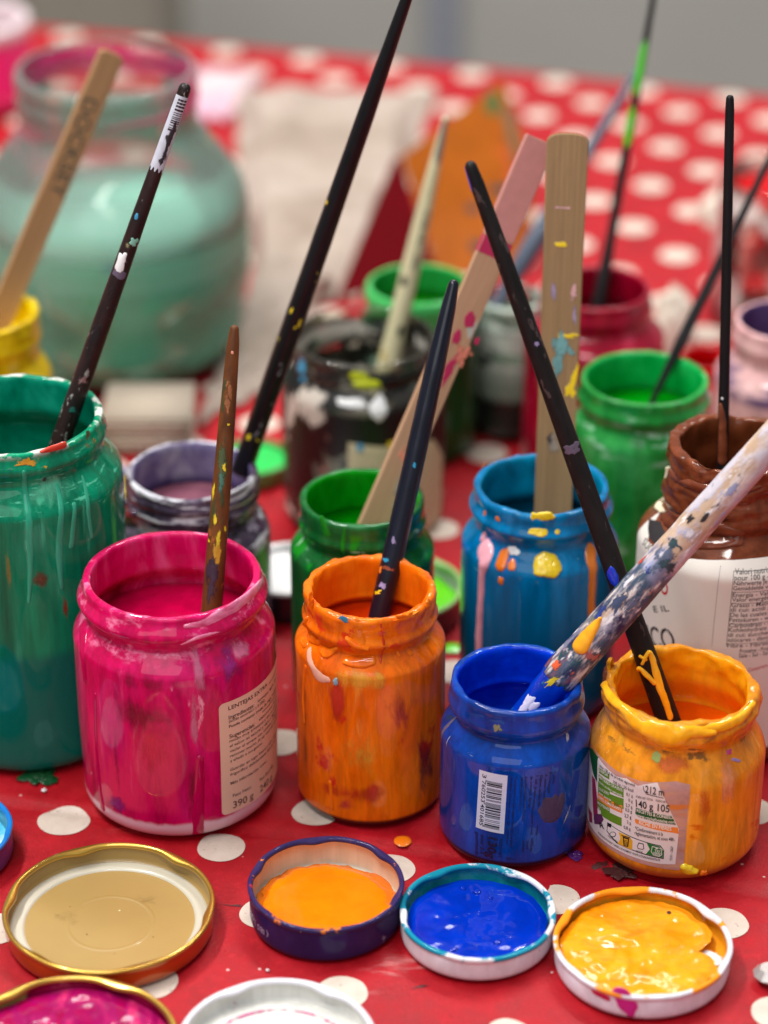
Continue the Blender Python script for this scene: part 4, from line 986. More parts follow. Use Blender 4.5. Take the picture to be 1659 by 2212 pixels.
# --- yellow jar: torn printed label
q = n2(2300, 2900, 3.318)
h = lambda x, y: yellow.hit(*q(x, y))[:2]
wp_ = plain('white_label_paper', (222, 208, 208), 0.5, 0, 0.04, 70); sk = paint('clear_sticker', [(160, 118, 116), (186, 140, 134), (206, 150, 110)], 70, (0.6, 0.6, 2), rough=0.35, coat=0.6, smears=[((206, 120, 60), 0.55, 0.1, 60, (0.5, 0.5, 2))])
gd = plain('bottle_green_print', (10, 82, 34), 0.5); gl_ = plain('leaf_green_print', (92, 132, 20), 0.5); op = plain('orange_print', (228, 128, 48), 0.5); yp = plain('waste_bin_yellow', (222, 160, 18), 0.5); pp = plain('beet_print', (150, 30, 70), 0.5); pu = plain('plum_print', (96, 40, 84), 0.5)
le = -1.62 * yellow.R * 0.9
zb = lambda s: None
tl = h(130, 180)
sticker = [h(150, 170), h(260, 300), h(420, 440), h(600, 530), h(760, 585), h(1000, 595), h(1200, 580), h(1385, 625), h(1370, 850), h(1345, 1100), h(1325, 1400), h(1300, 1690), h(1230, 1745), h(1000, 1715), h(700, 1640), h(480, 1550), h(300, 1440), h(130, 1280), h(40, 1120), (le, 0.95), (le, 4.7)]
paper = [h(200, 285), h(300, 410), h(420, 515), h(560, 545), h(700, 640), h(800, 620), h(960, 595), h(1045, 790), h(1160, 1040), h(1240, 1210), h(1215, 1450), h(1190, 1665), h(1000, 1660), h(700, 1590), h(480, 1500), h(300, 1390), h(150, 1250), h(60, 1090), (le, 1.2), (le, 4.4)]
lab = sheet('label', [(sticker, 1, 0), (paper, 0, 0.004)], yellow.map, [wp_, sk], yellow.root, 0.012); lab['label'] = 'torn white nutrition sticker'
def band(a, b, wd): return [h(a[0], a[1]), h(b[0], b[1]), h(b[0], b[1] + wd), h(a[0], a[1] + wd)]
sheet('label_colour', [(band((200, 400), (335, 490), 70), 1, 0), (band((197, 490), (520, 675), 120), 1, 0), (band((190, 585), (340, 690), 140), 1, 0.001), (band((330, 740), (520, 810), 135), 1, 0), (band((185, 720), (505, 900), 100), 2, 0),
                      (band((178, 800), (340, 930), 130), 1, 0), (band((225, 915), (495, 1060), 110), 1, 0.001),
                      ([h(680, 925), h(1150, 1035), h(1200, 1150), h(700, 1040), h(672, 1000)], 0, 0), ([h(672, 1070), h(1225, 1185), h(1240, 1270), h(1180, 1255), h(680, 1130), h(664, 1100)], 2, 0),
                      ([h(120, 160), h(190, 270), h(175, 600), h(125, 480), (le * 0.96, 4.4)], 0, 0.001), ([h(110, 500), h(150, 560), h(175, 800), h(190, 1130), h(140, 1140), h(120, 900)], 4, 0.001), ([h(150, 1010), h(230, 1010), h(262, 1080), h(220, 1150), h(150, 1140), h(130, 1070)], 5, 0.002),
                      ([h(60, 900), h(110, 1000), h(115, 1130), h(75, 1110)], 4, 0.001)], yellow.map, [gd, gl_, op, yp, pp, pu], lab, 0.02)
# sorting strip
strip = [h(310, 1115), h(640, 1310), h(1000, 1420), h(1045, 1480), h(1040, 1595), h(640, 1485), h(430, 1390), h(300, 1235)]
sheet('sorting_strip', [(strip, 1, 0), ([h(318, 1130), h(640, 1320), h(990, 1428), h(1035, 1480), h(1030, 1580), h(640, 1472), h(440, 1380), h(308, 1230)], 0, 0.002), ([h(455, 1240), h(600, 1305), h(638, 1360), h(632, 1478), h(445, 1392), h(480, 1330)], 2, 0.004), ([h(820, 1385), h(985, 1430), h(1035, 1490), h(1028, 1578), h(810, 1530), h(860, 1470)], 3, 0.004),
                       ([h(312, 1120), h(362, 1140), h(360, 1190), h(310, 1165)], 1, 0.006),
                       ([h(510, 1300), h(595, 1325), h(580, 1440), h(520, 1425)], 1, 0.006), ([h(525, 1325), h(578, 1340), h(568, 1425), h(533, 1415)], 2, 0.008), ([h(495, 1282), h(610, 1312), h(608, 1322), h(494, 1294)], 1, 0.006),
                       ([h(715, 1380), h(780, 1395), h(788, 1460), h(765, 1475), h(705, 1460), h(695, 1430)], 1, 0.006), ([h(722, 1392), h(772, 1404), h(778, 1456), h(760, 1466), h(712, 1452), h(704, 1430)], 0, 0.008),
                       ([h(890, 1425), h(1010, 1455), h(1020, 1540), h(985, 1565), h(905, 1545), h(875, 1500)], 0, 0.006), ([h(897, 1436), h(1002, 1463), h(1010, 1535), h(980, 1555), h(910, 1536), h(884, 1498)], 3, 0.008)],
      yellow.map, [wp_, blk, yp, plain('recycling_green_print', (10, 112, 40), 0.5)], lab, 0.022)
oval = lambda cx, cy, rx, ry, n=20: [h(cx + rx * math.cos(2 * PI * k / n), cy + ry * math.sin(2 * PI * k / n)) for k in range(n)]
sheet('sorting_icon', [(oval(382, 1275, 42, 36), 1, 0), (oval(382, 1273, 34, 27), 0, 0.002), (oval(950, 1455, 14, 10), 0, 0.01)], yellow.map, [wp_, blk], lab, 0.028)
text_sheet('sorting_print', [('BAC', h(530, 1365), h(572, 1378), 0.1), ('DE', h(533, 1395), h(570, 1406), 0.09), ('TRI', h(533, 1420), h(568, 1430), 0.09), ('COUVERCLE', h(318, 1300), h(440, 1385), 0.09), ('BOCAL', h(690, 1505), h(775, 1520), 0.1), ('FR', h(318, 1155), h(355, 1170), 0.1)], yellow.map, blk, lab, 0.034)
text_sheet('white_print', [('TRI', h(920, 1500), h(985, 1515), 0.13, 0.01), ('VERRE', h(898, 1530), h(995, 1553), 0.13, 0.01), ('RECETTES & CONSEILS', h(692, 975), h(1160, 1072), 0.15, 0.012), ('www.rochefontaine.com', h(690, 1035), h(1190, 1133), 0.15, 0.006), ('RICHE EN FIBRES', h(720, 1135), h(1140, 1222), 0.18, 0.012),
           ('ÉNERGIE', h(210, 450), h(320, 520), 0.12), ('MATIÈRES GRASSES', h(210, 540), h(510, 715), 0.13), ('dont acides saturés', h(210, 600), h(505, 780), 0.11), ('GLUCIDES', h(205, 690), h(330, 760), 0.12), ('dont sucres', h(205, 740), h(360, 840), 0.11), ('FIBRES ALIMENTAIRES', h(200, 800), h(490, 965), 0.13), ('PROTÉINES', h(190, 880), h(340, 970), 0.13), ('SEL', h(190, 945), h(225, 970), 0.12)], yellow.map, plain('white_print_ink', (232, 228, 220), 0.5), lab, 0.036)
text_sheet('label_print', [('pour 100 g de produit égoutté', h(212, 385), h(668, 650), 0.13, 0.006), ('105 kJ / 25 kcal', h(390, 605), h(648, 722), 0.15), ('0,1 g', h(560, 765), h(642, 790), 0.14), ('0 g', h(585, 840), h(640, 860), 0.14), ('2,7 g', h(550, 905), h(636, 935), 0.15), ('0,5 g', h(545, 965), h(632, 995), 0.15), ('2,7 g', h(535, 1045), h(624, 1070), 0.16, 0.012), ('2 g', h(565, 1125), h(618, 1142), 0.14), ('0,8 g', h(525, 1195), h(612, 1222), 0.15),
           ('212 m', h(800, 725), h(1045, 770), 0.33, 0.01), ('POIDS NET TOTAL', h(685, 790), h(905, 835), 0.1), ('POIDS NET', h(938, 840), h(1080, 865), 0.1), ('140 g', h(682, 910), h(905, 955), 0.34, 0.012), ('105', h(960, 965), h(1115, 985), 0.34, 0.012),
           ('*Conformément à la', h(670, 1210), h(1032, 1290), 0.17), ('règlementation, et sous 48h.', h(665, 1270), h(1185, 1360), 0.17), ('CONSIGNES POUVANT VARIER LOCALEMENT WWW.CONSIGNESDETRI.FR', h(190, 1260), h(995, 1622), 0.1), ('Y21V1 - C0027', h(1150, 1615), h(1165, 1430), 0.1)], yellow.map, blk, lab, 0.036)
sheet('label_rule', [([h(780, 640), h(785, 690), h(820, 740), h(1040, 795), h(1040, 802), h(815, 748), h(778, 692), h(774, 640)], 0, 0)], yellow.map, [blk], lab, 0.03)
text_sheet('corner_mark', [('R', h(215, 1180), h(275, 1205), 0.22, 0.02)], yellow.map, blk, lab, 0.034)
# thick paint hanging from the rim
ac = paint('amber_crust', [(244, 162, 18), (250, 178, 28), (254, 192, 56)], 80, (1, 1, 1), rough=0.25, coat=1.0, bump=0.3, bscale=60, bdist=0.002)
D = yellow.drip
D(ac, [(1318, 1480, 10), (1345, 1530, 14), (1385, 1568, 20), (1430, 1588, 30), (1462, 1592, 28), (1490, 1580, 16), (1540, 1578, 10)], 0.2, 1)
D(ac, [(1410, 1590, 20), (1440, 1602, 18), (1455, 1606, 10)], 0.14, 2)
D(ac, [(1500, 1576, 10), (1560, 1568, 12), (1600, 1550, 12), (1622, 1520, 10)], 0.14, 3)
yellow.blob(sm_, 1590, 1575, 14, 22, 0.05, 4, amp=0.7, rot=0.5); yellow.blob(W('fuchsia_spot', (190, 60, 130), rough=0.4), 1575, 1625, 9, 5, 0.03, 5, amp=0.6); yellow.blob(lav_p, 1590, 1642, 14, 3, 0.03, 6, rot=-0.4)
yellow.blob(W('green_spot', (150, 170, 90), rough=0.4), 1418, 1635, 12, 9, 0.02, 7); yellow.drip(yel_p, [(1478, 1872, 9), (1488, 1880, 14), (1502, 1882, 8)], 0.12, 8); yellow.blob(org_p, 1520, 1885, 9, 9, 0.1, 9, amp=0.8)
cr = W('old_crust', (120, 60, 40), rough=0.6)
yellow.blob(cr, 1312, 1470, 4, 26, 0.12, 10, amp=0.6); yellow.blob(amb_p, 1325, 1440, 14, 16, 0.18, 12, amp=0.4)

# --- brown jar label, torn foil and smears
wl_ = plain('ivory_label_paper', (226, 219, 210), 0.55, 0, 0.03, 60)
bm_ = brown.map
hb = lambda u, v: brown.hit(u, v)[:2]
ltop = [hb(1400, 1168), hb(1420, 1185), hb(1450, 1200), hb(1500, 1207), hb(1560, 1209), hb(1620, 1206)]
zt_ = ltop[-1][1]
poly = [(-1.45 * brown.R, zt_ + 0.4)] + ltop + [(0.9 * brown.R, zt_), (1.5 * brown.R, zt_ - 0.05), (1.5 * brown.R, 1.0), (-1.45 * brown.R, 1.0)]
lab = sheet('label', [(poly, 0, 0)], bm_, [wl_], brown.root, 0.012); lab['label'] = 'ivory paper label'
q = n2(2500, 2000, 2.3282)
hq = lambda x, y: brown.hit(*q(x, y))[:2]
rows = [(605, 'Valori nutrizionali per 100 g - Valeurs', 915), (660, 'pour 100 g - Valores nutricionales', 910), (705, 'Nährwerte je 100 g -', 905), (752, 'Gemiddelde voedingswaarde', 900), (812, 'Energia - Valeur énergétique -', 893), (855, 'Valor energético - Brennwert', 888), (905, 'Grassi - Matières grasses - Grasas', 882), (948, 'di cui: acidi grassi saturi - dont', 876), (995, 'De las cuales: saturadas - Davon', 872), (1040, 'Fettsäuren - waarvan verzadigde', 866),
        (1090, 'Carboidrati - Glucides - Hidratos', 862), (1132, 'Kohlenhydrate - Koolhydraten', 858), (1178, 'di cui: zuccheri - dont sucres', 854), (1222, 'azúcares - davon Zucker - waarvan', 850), (1275, 'Fibre - Fibres - Fibra - Ballast', 845), (1328, 'Proteine - Protéines - Proteínas', 958), (1370, 'Sale - Sel - Sal - Zout', 952)]
it = []
for y, s, x in rows:
    a = hq(x, y); it.append((s, a, (a[0] + (0.118 if len(s) > 22 else 0.108) * len(s) * (1.0 if y < 1300 else 0.7), a[1] + 0.02), 0.2))
text_sheet('label_print', it, bm_, plain('grey_print', (70, 66, 66), 0.6), lab, 0.018)
def ln(s0, z0, s1, z1, w=0.02): 
    L = math.hypot(s1 - s0, z1 - z0); nx, nz = -(z1 - z0) / L * w / 2, (s1 - s0) / L * w / 2
    return ([(s0 + nx, z0 + nz), (s1 + nx, z1 + nz), (s1 - nx, z1 - nz), (s0 - nx, z0 - nz)], 0, 0)
a, b = hq(905, 575), hq(838, 1260)
rl = [ln(a[0], a[1], b[0], b[1])]
for y in (575, 768, 872, 1060, 1240): 
    p = hq(905 - (y - 575) * 0.098, y); rl.append(ln(p[0], p[1], 1.2 * brown.R, p[1] + 0.02))
sheet('label_rule', rl, bm_, [MATS['grey_print']], lab, 0.018)
dots = []
p0, p1 = hq(785, 535), hq(705, 1260)
for k in range(46):
    f = k / 45; s_, z_ = p0[0] + (p1[0] - p0[0]) * f, p0[1] + (p1[1] - p0[1]) * f
    dots.append(([(s_ + 0.02 * math.cos(c * PI / 3), z_ + 0.02 * math.sin(c * PI / 3)) for c in range(6)], 0, 0))
sheet('perforation', dots, bm_, [MATS['grey_print']], lab, 0.018)
rr = plain('red_print', (196, 16, 36), 0.5)
a = hq(235, 770); text_sheet('red_letter', [('O', (a[0], a[1]), (a[0] + 0.42, a[1]), 0.62, 0.02), ('Conservare', hq(1040, 1500), hq(1215, 1450), 0.18)], bm_, rr, lab, 0.018)
a = hq(150, 1215); b = hq(370, 1230)
text_sheet('label_print', [('ICO', (a[0] - 0.1, a[1] - 0.3), (b[0] + 0.1, b[1] - 0.3), 0.95, 0.01), ('E IL', hq(180, 955), hq(320, 945), 0.28)], bm_, blk, lab, 0.018)
text_sheet('label_print', [('SUGO', (-1.2 * brown.R, hq(120, 390)[1]), (-0.86 * brown.R, hq(120, 390)[1]), 0.3)], bm_, blk, lab, 0.018)
low = [(f'ingredienti acqua sale olio', (0.62 * brown.R, 3.6 - 0.24 * k), (1.3 * brown.R, 3.6 - 0.24 * k), 0.13) for k in range(9)]
text_sheet('small_print', low, bm_, MATS['grey_print'], lab, 0.018)
bk_p = W('black_foil', (46, 42, 44), rough=0.4)
fo = sheet('neck_foil', [([hb(1404, 1120), hb(1428, 1126), hb(1446, 1160), hb(1450, 1198), hb(1430, 1186), hb(1404, 1162)], 0, 0)], bm_, [bk_p], brown.root, 0.02); fo['label'] = 'torn black foil edge'
crm2 = W('cream_flake', (218, 208, 178), rough=0.6)
brown.drip(crm2, [(1418, 1010, 5), (1422, 1050, 13), (1428, 1085, 8), (1434, 1105, 3)], 0.16, 1)
gs = W('green_fleck', (40, 176, 84), rough=0.4)
brown.blob(gs, 1462, 1052, 12, 9, 0.06, 2, amp=0.8); brown.blob(gs, 1468, 1085, 16, 5, 0.05, 3, amp=0.8, rot=-0.3); brown.blob(gs, 1515, 1100, 9, 3, 0.04, 4, amp=0.8)
bp = paint('brown_smear', [(84, 38, 20), (116, 58, 36), (136, 76, 54)], 60, (0.6, 0.6, 2), rough=0.22, bump=0.5)
D = brown.drip
D(bp, [(1440, 1110, 14), (1480, 1130, 22), (1540, 1140, 18), (1600, 1150, 14)], 0.15, 5); D(bp, [(1450, 1020, 10), (1500, 1048, 12), (1570, 1060, 10), (1640, 1050, 8)], 0.14, 6); D(bp, [(1470, 1165, 14), (1530, 1172, 12), (1600, 1165, 10)], 0.12, 7); D(bp, [(1640, 1100, 10), (1600, 1110, 16), (1560, 1100, 8)], 0.12, 9)

# --- emerald jar runs and rim
er = paint('emerald_run', [(20, 140, 108), (60, 176, 140)], 60, rough=0.25)
D = emerald.drip
D(er, [(124, 1050, 6), (132, 1120, 8), (128, 1200, 9), (134, 1270, 5)], 0.05, 1); D(er, [(178, 1030, 4), (190, 1090, 6), (198, 1160, 5)], 0.05, 2); D(er, [(52, 1020, 6), (60, 1100, 9), (66, 1220, 7), (62, 1300, 4)], 0.05, 3); D(er, [(160, 1090, 6), (154, 1180, 7)], 0.04, 4)
D(red_p, [(88, 975, 3), (108, 970, 7), (135, 958, 8)], 0.06, 5); D(scumble('rust_smear', (140, 62, 30), 0.45), [(150, 962, 6), (165, 950, 9), (178, 938, 6)], 0.05, 6); emerald.blob(scumble('ochre_smear', (206, 150, 30), 0.45), 60, 998, 34, 8, 0.04, 7, amp=0.7); emerald.blob(scumble('brown_green_smear', (90, 100, 60), 0.45), 188, 935, 12, 14, 0.04, 8, amp=0.8)
emerald.drip(scumble('ochre_smear', 0), [(208, 930, 3), (198, 950, 4)], 0.04, 9)
emerald.blob(W('dark_stain', (40, 60, 60), rough=0.5), 96, 1035, 6, 5, 0.03, 10)

# --- violet jar blob
D = purple.drip
D(W('violet_drip', (88, 66, 96), rough=0.35, coat=0.6), [(268, 1085, 8), (276, 1100, 14), (290, 1108, 10)], 0.2, 1)
D(W('white_streak', (196, 196, 204), rough=0.35), [(440, 1080, 4), (500, 1066, 6), (535, 1044, 5)], 0.05, 2); D(W('white_streak', 0), [(300, 1060, 3), (350, 1086, 4)], 0.04, 3); D(W('white_streak', 0), [(460, 1105, 3), (520, 1090, 5), (548, 1068, 4)], 0.05, 4)
purple.blob(scumble('lilac_smear', (140, 128, 150), 0.45), 540, 1130, 36, 30, 0.05, 5, amp=0.7)

# --- leaf jar streaks
D = leaf.drip
gp = paint('leaf_green_run', [(10, 120, 20), (30, 150, 40)], 50, rough=0.25)
D(gp, [(745, 1142, 3), (742, 1170, 7), (742, 1195, 5)], 0.05, 1); D(gp, [(700, 1120, 10), (705, 1150, 14)], 0.03, 2); leaf.blob(scumble('pale_green_smear', (150, 206, 160), 0.45), 655, 1165, 10, 16, 0.04, 3, amp=0.6); leaf.blob(scumble('pale_green_smear', 0), 770, 1193, 30, 4, 0.03, 4, amp=0.6)
leaf.blob(scumble('ochre_smear', 0), 648, 1092, 5, 6, 0.04, 5)

# ================================================================== LIDS
gold_o = plain('gold_lacquer_outside', (176, 84, 22), 0.3, 0.6, 0.1, 60, metal=0.55)
gold_c = plain('gold_lacquer_edge', (196, 156, 66), 0.3, 0.5, 0.08, 90, metal=0.8)
gold_i = plain('gold_lacquer_inside', (166, 134, 74), 0.45, 0.2, 0.05, 40)
ring_w = plain('white_sealing_ring', (196, 190, 172), 0.35, 0.4, 0.03, 60)
L1 = Lid('empty gold lid with a white sealing ring, largest one in front of the magenta jar', 235, 1955, 4.0, 1.05, gold_o, gold_i, 6, 0.25, 0.18, ring_w, 1, gold_c)
g = G('magenta_lid_lining', 0.25, 0.8); 
c = g.mix(g.rng(g.math('ADD', g.xyz(0), g.math('MULTIPLY', g.math('SUBTRACT', g.noise(90, 4), 0.5), 0.012)), -0.014, -0.012, 1, 0), (150, 4, 62), (196, 158, 90)); g.color(c)
for k, (x_, y_, r_) in enumerate([(0.4, 0.7, 0.035), (-0.9, -0.6, 0.03), (1.6, -1.1, 0.025), (-1.5, 1.2, 0.02), (0.1, -1.9, 0.02)]):
    polar('dried_speck', r_, 0.18, W('brown_speck', (120, 84, 40), rough=0.6) if k else W('cream_fleck', (236, 224, 170), rough=0.4), L1.root, lambda a: 1, lambda x, y: 0.02, 3, 12, 0.02, x_, y_)
revolve('stamped_ring', [(1.55, 0.171, 0), (1.6, 0.186, 0), (1.7, 0.186, 0), (1.75, 0.171, 0)], [gold_i], L1.root, 96)
blob('residue', -1.7, 0.5, 0.9, 0.7, lambda s, z, h: (s, z, 0.185 + h), scumble('dull_film', (140, 112, 62), 0.5, 160, soft=0.5, op=0.5), L1.root, 0.004, 3, amp=0.4)
blob('residue', 1.4, 1.2, 1.0, 0.6, lambda s, z, h: (s, z, 0.185 + h), scumble('dull_film', 0), L1.root, 0.004, 5, amp=0.4)
L2 = Lid('gold lid full of swirled magenta paint in the bottom left corner', 143, 2264, 4.0, 1.15, gold_o, g.m, 6, 0.5, 0.18, None, 2, gold_c)
mp = paint('magenta_swirl', [(120, 0, 46), (160, 4, 70), (146, 10, 84), (196, 40, 100), (226, 130, 170)], 26, (1.6, 0.7, 1), rough=0.15, coat=1.0, bump=0.5, bscale=60, bdist=0.003, bst=(2.0, 0.6, 1), dist=2.2)
L2.pool(3.86, 0.62, mp, 0.10, 2, 0.02, 0.02, 0.9)
wh_o = plain('white_lacquer', (222, 220, 228), 0.35, 0.5, 0.03, 60); wh_i = paint('white_lid_lining', [(206, 206, 200), (222, 220, 214)], 40, rough=0.35, coat=0.5, smears=[((190, 50, 130), 0.66, 0.05, 90, (0.5, 2.0, 1)), ((160, 30, 120), 0.7, 0.03, 120, (1, 1, 1))], bump=0.1)
L3 = Lid('empty white lid with faint pink stains at the bottom edge', 598, 2252, 3.55, 1.1, wh_o, wh_i, 6, 0.45, 0.15, wh_i, 3)
cp = paint('chipped_liner', [(200, 196, 188), (214, 210, 204)], 60, (1, 1, 1), smears=[((70, 34, 26), 0.64, 0.02, 45, (0.5, 1.6, 1))], rough=0.6, coat=0.0, bump=0.5)
for r_, wd in ((2.84, 0.09), (3.12, 0.05)):
    revolve('pink_ring_stain', [(r_ - wd, 0.23, 0), (r_, 0.245, 0), (r_ + wd, 0.26, 0)], [scumble('pink_ring_stain', (196, 50, 130), 0.22, 120, (1, 1, 1), soft=0.12)], L3.root, 120)
L3.pool(2.6, 0.26, cp, 0.03, 5, 0.02, 0.03, name='liner_disc')
navy = paint('navy_lacquer', [(40, 26, 70), (50, 34, 84)], 50, (1, 1, 1), smears=[((120, 110, 130), 0.68, 0.04, 110, (1, 1, 1)), ((190, 110, 60), 0.74, 0.02, 160, (1, 1, 1))], rough=0.4, coat=0.4, bump=0.15)
be_i = paint('beige_lid_lining', [(214, 182, 150), (224, 196, 168)], 40, rough=0.4, coat=0.3, zones=[(0.25, 0.42, (226, 214, 196), 0.06, 40)], smears=[((206, 110, 40), 0.7, 0.04, 90, (1, 1, 1)), ((190, 60, 60), 0.74, 0.02, 160, (1, 1, 1))], bump=0.1)
edge_n = paint('chipped_navy_edge', [(40, 30, 76), (56, 46, 92)], 60, (1, 1, 1), smears=[((220, 120, 30), 0.6, 0.03, 90, (1, 1, 1)), ((200, 190, 40), 0.7, 0.02, 120, (1, 1, 1)), ((180, 40, 60), 0.68, 0.02, 100, (1, 1, 1))], rough=0.4, coat=0.5)
L4 = Lid('deep navy lid holding a pool of orange paint', 704, 1905, 2.96, 1.6, navy, be_i, 6, 0.15, 0.12, None, 4, edge_n)
op_m = paint('orange_pool_paint', [(236, 118, 6), (242, 128, 10)], 20, (1, 1, 1), rough=0.12, coat=1.0, bump=0.03, bscale=20)
L4.pool(2.6, 0.62, op_m, 0.016, 6, 0.085, 0.14, 0.7, 4.5)
L4.pool(2.84, 0.44, paint('orange_stain', [(206, 96, 10), (226, 130, 40)], 60, rough=0.3), 0.05, 7, 0.08, 0.1, 1.5, 4.0, name='paint_stain')
wi = L4.wall
cl_ = wi(592, 2006); 
q = n2(960, 3500, 4.879)
W2 = lambda x, y: wi(*q(x, y))
text_sheet('lid_print', [('( IB5 )', W2(470, 850), W2(215, 600), 0.26), ('060', W2(200, 520), W2(120, 360), 0.26)], L4.wallmap, plain('pale_lid_print', (170, 160, 190), 0.5), L4.root, 0.012)
te_i = paint('teal_lid_lining', [(0, 92, 118), (20, 130, 152), (80, 160, 176)], 60, (1, 1, 1), rough=0.3, coat=0.7, bump=0.2)
edge_t = paint('teal_smeared_white_edge', [(222, 222, 228), (216, 216, 222)], 50, (1, 1, 1), smears=[((20, 134, 160), 0.46, 0.04, 45, (1, 1, 1)), ((170, 190, 60), 0.72, 0.03, 120, (1, 1, 1))], rough=0.35, coat=0.5)
wh_5 = paint('white_lacquer_flecked', [(214, 208, 216), (226, 222, 228)], 50, (1, 1, 1), smears=[((20, 60, 90), 0.72, 0.02, 150, (1, 1, 1)), ((20, 130, 160), 0.74, 0.02, 90, (1, 1, 1))], rough=0.35, coat=0.5, bump=0.05)
L5 = Lid('white lid holding glossy ultramarine paint inside a teal smeared wall', 1032, 1966, 2.95, 1.15, wh_5, te_i, 6, 0.6, 0.12, None, 5, edge_t)
bp_m = paint('ultramarine_pool_paint', [(0, 36, 150), (0, 44, 172), (0, 54, 186)], 30, (1, 1, 1), rough=0.15, coat=1.0, bump=0.06, bscale=30, bdist=0.002)
L5.pool(2.66, 0.62, bp_m, 0.06, 8, 0.035, 0.08, 0.9, 2.5)
fl_ = lambda L, u, v, z: L.floor_pt(u, v, z)
for k, (u, v, w) in enumerate([(1030, 1925, 10), (1000, 1918, 7), (1060, 1940, 6), (1075, 2035, 9), (980, 2050, 10)]):
    x, y = fl_(L5, u, v, 0.66); polar('paint_ripple', w / 55, 0.655, bp_m, L5.root, lambda a: 1 + 0.3 * fbm(math.sin(a), math.cos(a), 3 + k, 2), lambda px, py: 0.05 * (1 - ((px * px + py * py) / (w / 55) ** 2)), 6, 24, 0.06, x, y)
wh_6 = paint('white_lacquer_magenta_spots', [(220, 216, 228), (228, 226, 234)], 50, (1, 1, 1), rough=0.35, coat=0.5, bump=0.05)
edge_y = paint('amber_smeared_white_edge', [(224, 224, 232), (218, 218, 226)], 40, (1, 1, 1), smears=[((240, 150, 30), 0.5, 0.04, 32, (1, 1, 1)), ((200, 180, 20), 0.7, 0.03, 100, (1, 1, 1))], rough=0.35, coat=0.6)
ye_i = paint('amber_lid_lining', [(206, 120, 10), (236, 150, 30), (200, 150, 40)], 50, (1, 1, 1), rough=0.25, coat=0.8, smears=[((224, 218, 210), 0.62, 0.05, 40, (1, 1, 1))])
L6 = Lid('white lid heaped with lumpy amber paint at the lower right', 1389, 2031, 3.3, 1.15, wh_6, ye_i, 6, 0.2, 0.14, None, 6, edge_y)
ap = paint('amber_swirl_paint', [(226, 120, 4), (240, 146, 14), (246, 162, 36), (234, 134, 8)], 26, (1, 1.6, 1), rough=0.2, coat=1.0, bump=0.14, bscale=24, bdist=0.004, bst=(1, 1.7, 1), dist=2.0)
def ol6(a):                                              # the pool misses a ragged bite on the right
    d = (a - 1.68 + PI) % (2 * PI) - PI
    return 1 - 0.27 * math.exp(-(d / 0.30) ** 2) * (1 + 0.5 * fbm(a * 5, 1, 2, 3)) - 0.09 * math.exp(-((d + 0.62) / 0.12) ** 2) - 0.05 * math.exp(-((d - 0.7) / 0.15) ** 2) + 0.025 * fbm(math.sin(a) * 4, math.cos(a) * 4, 1, 3)
polar('paint_pool', 3.1, 0.72, ap, L6.root, ol6, lambda x, y: 0.14 * fbm(x * 0.8, y * 0.8, 3, 3, 3) + 0.1 * math.exp(-((x - 1.9) ** 2 + (y + 1.7) ** 2) / 0.5), 34, 160, 0.1)
polar('paint_stain', 1.0, 0.24, W('olive_yellow_stain', (190, 170, 30), rough=0.3, coat=0.7), L6.root, lambda a: 1 + 0.3 * fbm(math.sin(a), math.cos(a), 2, 3), lambda x, y: 0.04 * fbm(x * 2, y * 2, 1), 10, 40, 0.04, 2.0, -0.1)
polar('bare_patch', 0.5, 0.3, wht_p, L6.root, lambda a: 1 + 0.4 * fbm(math.sin(a), math.cos(a), 7, 3), lambda x, y: 0.02, 8, 30, 0.03, 2.5, 0.25)
polar('crater', 0.09, 0.0, W('dark_hole', (70, 30, 10), rough=0.6), L6.root, lambda a: 1, lambda x, y: 0.86, 3, 20, 0.02, *fl_(L6, 1445, 1973, 0.82))
st = [L6.wall(*p) for p in ((1285, 2142), (1300, 2150), (1312, 2158))]
dome('paint_drip', [(a, b, w) for (a, b), w in zip(st, (0.2, 0.22, 0.14))], L6.wallmap, mag_p, L6.root, 0.03)
st = [L6.wall(*p) for p in ((1340, 2150), (1350, 2165), (1358, 2178), (1362, 2190))]
dome('paint_drip', [(a, b, w) for (a, b), w in zip(st, (0.34, 0.42, 0.4, 0.2))], L6.wallmap, W('orchid_paint', (196, 40, 140), rough=0.3, coat=0.5), L6.root, 0.03)
lb_i = paint('sky_blue_lid_lining', [(0, 120, 200), (90, 190, 220), (200, 224, 220)], 60, (1, 1, 1), rough=0.3, coat=0.6)
L7 = Lid('violet sided lid with sky blue paint cut off by the left edge', -124, 1790, 2.72, 1.3, W('violet_lacquer', (84, 66, 130), rough=0.4, coat=0.4), lb_i, 6, 0.3, 0.1, None, 7, W('sky_blue_edge', (0, 120, 206), rough=0.35, coat=0.5))
L7.pool(2.5, 0.6, lb_i, 0.05, 3)
# lids behind the first row
L8 = Lid('dark lid holding lime green paint behind the orange jar', 861, 1262, 2.95, 1.5, W('black_lacquer', (28, 20, 30), rough=0.35, coat=0.4), W('pale_green_lining', (176, 206, 170), rough=0.4, coat=0.4), 6, 0.3, 0.1, None, 8, W('pale_green_edge', (140, 180, 110), rough=0.35, coat=0.5))
L8.pool(2.7, 0.75, lim_p, 0.03, 4)
L9 = Lid('black lid filled with white paint between the violet and leaf green jars', 622, 1226, 2.35, 1.7, MATS['black_lacquer'], wht_p, 6, 0.3, 0.08, None, 9, wht_p)
L9.pool(2.2, 1.35, wht_p, 0.03, 4)
L10 = Lid('lid of bright green paint behind the violet grey jar', 545, 985, 1.95, 1.0, W('dull_green_edge', (90, 120, 60), rough=0.4, coat=0.4), grn_p, 6, 0.3, 0.08, None, 10)
L10.pool(1.8, 0.8, grn_p, 0.02, 4)
